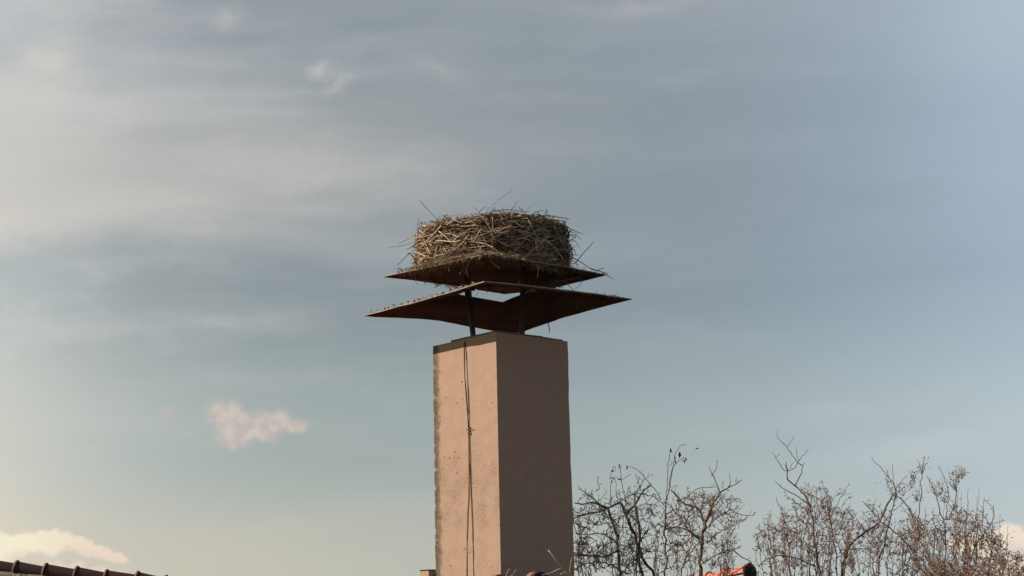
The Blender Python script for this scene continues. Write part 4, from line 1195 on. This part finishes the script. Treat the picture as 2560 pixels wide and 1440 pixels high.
B([(1772, 1295), (1804, 1261), (1826, 1245), (1838, 1250)], 3.5, 1.8, -.15, 1.0, (6, 22))
B([(1768, 1320), (1795, 1290), (1818, 1280)], 3, 1.6, -.15, .9, (6, 22))
B([(1680, 1274), (1700, 1290), (1712, 1312), (1720, 1320)], 3, 3.5, .15, .6, (6, 20), knob=True)
B([(1665, 1285), (1690, 1272), (1712, 1280), (1735, 1268)], 3, 3, .2, .9, (6, 20), knob=True)
B([(1700, 1450), (1712, 1400), (1735, 1370), (1752, 1352)], 4, 4, .2, .5, (8, 22))
thicket(T, 1668, 1840, lambda x: 1290 + abs(x - 1760) * .35, 18, 0, w=(1.5, 2.8), side=.6, sl=(8, 24), lean=.1)
tangle_twigs(T, 1655, 1830, lambda x: 1232 + abs(x - 1720) * .15, 115, 0, L=(24, 84), w=(1.4, 2.8))
tangle_twigs(T, 1770, 1838, lambda x: 1235, 36, .5, L=(24, 56), w=(1.3, 2.0), sd=35)
for _ in range(6):
    T.bunch(T.r.uniform(1670, 1800), T.r.uniform(1390, 1430), 26, 16, 22, L=(3.5, 6.5), stems=4)
T.done(MAT['dead_leaf'])
# green tuft caught in its twigs
T = Tree('green_leaf_tuft', 'only green leaf tuft, hanging among the bare brown twigs', 'leaves', 20.3, 1692, MAT['bark_brown'], MAT['bark_red'], 40)
T.root.location = at(1692, 1362, 20.3)
T.bunch(1692, 1359, 16, 9, 60, 0, (5, 9), 6)
T.done(MAT['green_leaf'], 'green_leaves')

# --- D: right shrub with the forked bare branch
T = Tree('forked_shrub', 'shrub with one forked bare branch rising above it, right of the orange ridge', 'shrub', 22.0, 2030, MAT['bark_grey'], MAT['bark_red'], 34)
T.trunk(2045, 22)
B = T.branch
B([(2055, 1450), (2042, 1402), (2036, 1348), (2031, 1294), (2026, 1264), (2012, 1237), (1988, 1215), (1969, 1199), (1969, 1177), (1965, 1155)], 7, 3, 0, .2, (8, 22), knob=True)
B([(1988, 1214), (1999, 1191), (2007, 1164), (2012, 1157)], 4.2, 2.2, 0, .05, (5, 8))
B([(2007, 1165), (1996, 1158), (1980, 1139), (1967, 1118), (1942, 1092), (1945, 1072)], 3, 1.4, 0, .06, (5, 8))
B([(1967, 1118), (1978, 1104), (1986, 1092)], 2, 1.3, 0, 0)
B([(1969, 1177), (1961, 1177), (1945, 1153), (1930, 1130)], 3, 1.5, -.05, .05, (5, 8))
B([(1940, 1144), (1950, 1134)], 1.6, 1.2, -.05, 0)
B([(1970, 1177), (1988, 1169), (1999, 1150), (2021, 1123)], 3, 1.5, .05, .06, (5, 8))
B([(1997, 1152), (1992, 1135), (1990, 1118)], 2, 1.3, .05, .1, (4, 7))
B([(1970, 1177), (1966, 1165), (1960, 1162)], 2, 1.4, .05, 0)
B([(1974, 1172), (1980, 1160), (1985, 1155)], 2, 1.3, -.05, 0)
B([(2026, 1266), (1996, 1242), (1956, 1220), (1936, 1202)], 4, 1.8, -.1, .35, (6, 14))
B([(1980, 1450), (1972, 1361), (1964, 1307), (1940, 1242)], 4.5, 1.8, .1, .5, (8, 22), leafy=1.4)
B([(2028, 1290), (1996, 1261), (1962, 1238)], 3, 1.5, .1, .9, (6, 16), leafy=2)
B([(2094, 1450), (2080, 1321), (2067, 1240), (2056, 1215)], 5, 1.8, -.15, .6, (8, 24), leafy=1.6)
B([(2076, 1296), (2097, 1253), (2121, 1212)], 3, 1.4, -.15, .5, (6, 16), leafy=1.2)
B([(2031, 1280), (2028, 1240), (2022, 1205)], 2.6, 1.4, .2, .4, (5, 14))
B([(1896, 1416), (1915, 1397), (1950, 1388), (2002, 1399), (2037, 1416)], 3.6, 6, -.3, .25, (6, 18))
thicket(T, 1890, 2140, lambda x: 1222 + (max(0, 2030 - x) * .55 if x < 2030 else (x - 2030) * .35), 36, .9, side=.8, sl=(8, 26), lean=.25)
tangle_twigs(T, 1905, 2135, lambda x: 1222 + (max(0, 2040 - x) * .9 if x < 2040 else (x - 2040) * .3), 105, .8, L=(26, 90), sd=38, w=(1.3, 2.4), side=.8)
for _ in range(24):
    x = T.r.uniform(1930, 2130); T.bunch(x, T.r.uniform(1240 + abs(x - 2050) * .5, 1420), 20, 22, 11, L=(3.5, 6.5), stems=6)
T.done(MAT['dead_leaf'])

# --- E: dark-limbed shrub in the middle of the right group
T = Tree('dark_limbed_shrub', 'shrub with two dark slanting limbs between the forked shrub and the seedy one', 'shrub', 22.6, 2190, MAT['bark_dark'], MAT['bark_red'], 35)
T.trunk(2180, 20)
B = T.branch
B([(2105, 1450), (2120, 1372), (2140, 1348), (2200, 1304), (2221, 1256), (2229, 1242)], 7, 4.5, 0, .3, (8, 24), knob=True)
B([(2229, 1242), (2236, 1236), (2244, 1226)], 3, 1.6, 0, .8, (6, 14))
B([(2200, 1304), (2178, 1275), (2156, 1253)], 4, 1.8, .1, .5, (6, 16), leafy=1.2)
B([(2200, 1304), (2246, 1337), (2286, 1380), (2320, 1430), (2330, 1455)], 4, 5, -.1, .3, (8, 20), leafy=.8)
B([(2195, 1450), (2216, 1332), (2229, 1275), (2240, 1237), (2262, 1215)], 5.5, 1.8, .1, .4, (8, 22), leafy=.8)
B([(2294, 1302), (2254, 1248), (2221, 1193), (2178, 1143)], 4.4, 1.4, .15, .18, (6, 16))
B([(2221, 1193), (2219, 1180), (2220, 1172)], 2, 1.3, .15, .2, (4, 7))
B([(2240, 1225), (2232, 1200), (2231, 1160)], 2, 1.2, .2, .2, (4, 8))
B([(2240, 1225), (2256, 1200), (2268, 1188)], 2, 1.2, .2, .2, (4, 8))
B([(2232, 1278), (2256, 1258), (2272, 1242)], 2.4, 1.3, .1, .4, (5, 14))
B([(2260, 1440), (2280, 1385), (2330, 1352), (2345, 1345)], 3.5, 2, -.1, .4, (6, 18))
for x, y, n in ((2222, 1203, 26), (2240, 1232, 30), (2258, 1225, 30), (2228, 1215, 20), (2205, 1345, 40), (2222, 1355, 44), (2240, 1350, 40), (2180, 1265, 20), (2150, 1310, 30), (2160, 1330, 30)):
    T.bunch(x, y, 17, 17, n, L=(4, 7.5), stems=4)
thicket(T, 2110, 2300, lambda x: 1290 + abs(x - 2200) * .2, 24, .9, side=.8, sl=(8, 26), lean=.2)
tangle_twigs(T, 2110, 2310, lambda x: 1275 + abs(x - 2200) * .15, 80, .8, L=(26, 90), sd=38, w=(1.3, 2.4), side=.8)
for _ in range(16):
    T.bunch(T.r.uniform(2110, 2300), T.r.uniform(1330, 1430), 20, 20, 11, L=(3.5, 6.5), stems=6)
T.done(MAT['dead_leaf'])

# --- F: seedy shrub at the right edge
T = Tree('seedy_shrub', 'bushy shrub at the far right with brown seed bunches on upright stems', 'shrub', 21.4, 2380, MAT['bark_grey'], MAT['bark_red'], 36)
T.trunk(2380, 20)
B = T.branch
B([(2330, 1450), (2297, 1329), (2294, 1299), (2302, 1213), (2306, 1180), (2312, 1139)], 5, 1.4, 0, .12, (6, 14))
B([(2306, 1180), (2300, 1165), (2294, 1150)], 1.8, 1.2, 0, .2, (4, 8))
B([(2362, 1450), (2359, 1299), (2340, 1240), (2330, 1212), (2318, 1190)], 5, 1.5, .1, .25, (6, 16), leafy=.6)
B([(2364, 1300), (2370, 1223), (2354, 1180), (2345, 1165)], 3.2, 1.5, -.1, .1, (5, 12))
B([(2372, 1300), (2386, 1267), (2392, 1223), (2398, 1190), (2405, 1170)], 3.4, 1.5, -.15, .2, (5, 14), leafy=.6)
B([(2392, 1224), (2372, 1208), (2360, 1195)], 2.2, 1.3, -.15, .2, (5, 8))
B([(2408, 1450), (2449, 1348), (2476, 1312), (2486, 1291), (2481, 1267), (2462, 1250)], 4, 1.3, .1, .35, (6, 18), leafy=1.2)
B([(2476, 1313), (2495, 1306), (2511, 1301)], 2, 1.2, .1, .2, (5, 8))
B([(2476, 1312), (2460, 1292), (2452, 1262)], 2, 1.2, .1, .2, (5, 8))
B([(2340, 1450), (2336, 1340), (2334, 1290), (2330, 1278)], 3.4, 2.4, .2, .3, (6, 16))
B([(2297, 1330), (2270, 1285), (2250, 1262)], 2.4, 1.2, .2, .3, (6, 14))
for x, y, rx, ry, n in ((2305, 1170, 15, 19, 40), (2284, 1188, 11, 17, 34), (2278, 1208, 13, 15, 26), (2292, 1238, 13, 18, 40), (2345, 1222, 28, 22, 95), (2362, 1245, 16, 14, 36), (2390, 1185, 20, 20, 70),
                        (2404, 1182, 14, 17, 46), (2388, 1210, 14, 16, 30), (2282, 1300, 20, 22, 60), (2292, 1335, 16, 18, 30), (2414, 1290, 16, 20, 50), (2440, 1300, 22, 22, 60), (2385, 1262, 12, 16, 24),
                        (2365, 1310, 22, 26, 80), (2400, 1330, 26, 26, 80), (2480, 1335, 28, 24, 70), (2500, 1350, 24, 22, 70), (2455, 1345, 26, 26, 80)):
    T.bunch(x, y, rx, ry, n, L=(4, 8), stems=6)
def outl(x): return 1300 - 18 * sin((x - 2300) / 60.) + (max(0, x - 2470) * 1.2)
thicket(T, 2270, 2545, outl, 34, 1.1, side=.8, sl=(8, 26), lean=.2)
tangle_twigs(T, 2270, 2530, outl, 85, 1.1, L=(26, 90), sd=36, w=(1.3, 2.4), side=.8)
for _ in range(34):
    x = T.r.uniform(2280, 2560); T.bunch(x, T.r.uniform(max(1340, outl(x) + 30), 1435), 24, 22, 14, L=(3.5, 6.5), stems=6)
for _ in range(14):
    x = T.r.uniform(2310, 2520); y = outl(x)
    B([(x - 8, 1400), (x - 4, y + 20), (x, y - T.r.uniform(30, 70))], 1.8, 1.0, None, .1, (4, 8), part=False)
T.done(MAT['dead_leaf'])

# --- G: low hedge line of dry shrubs on the very bottom right, beyond the others
T = Tree('low_dry_shrub', 'low dense dry shrub along the bottom right corner, beneath the seedy shrub', 'shrub', 20.4, 2440, MAT['bark_grey'], MAT['bark_red'], 37)
T.trunk(2440, 12)
thicket(T, 2290, 2600, lambda x: 1385 + 12 * sin(x / 37.), 100, 1.6, side=.7, sl=(8, 22), ybase=1475)
for _ in range(24):
    T.bunch(T.r.uniform(2290, 2600), T.r.uniform(1405, 1450), 24, 16, 34, L=(4, 7.5), stems=4)
T.done(MAT['dead_leaf'])

# ----------------------------------------------------------------- tiny bird far off
def bird():
    c = at(1742, 1122, 60.0)
    root = empty('distant_bird', c); tag(root, 'tiny dark speck of a bird in the sky above the fruit tree', 'bird')
    mb = MB(); mb.tube([c + Vector((-.055, 0, 0)), c + Vector((-.02, 0, .012)), c + Vector((.02, 0, .012)), c + Vector((.05, 0, .022)), c + Vector((.065, 0, .02))], [.004, .018, .02, .012, .003], 6)
    mb.add([c + Vector((-.02, 0, .018)), c + Vector((.02, 0, .018)), c + Vector((.0, .09, .03)), c + Vector((-.03, .14, .01))], [(0, 1, 2, 3)])
    mb.add([c + Vector((-.02, 0, .018)), c + Vector((.02, 0, .018)), c + Vector((.0, -.09, .03)), c + Vector((-.03, -.14, .01))], [(3, 2, 1, 0)])
    mb.build('body', MAT['dark_leaf'], root)
bird()
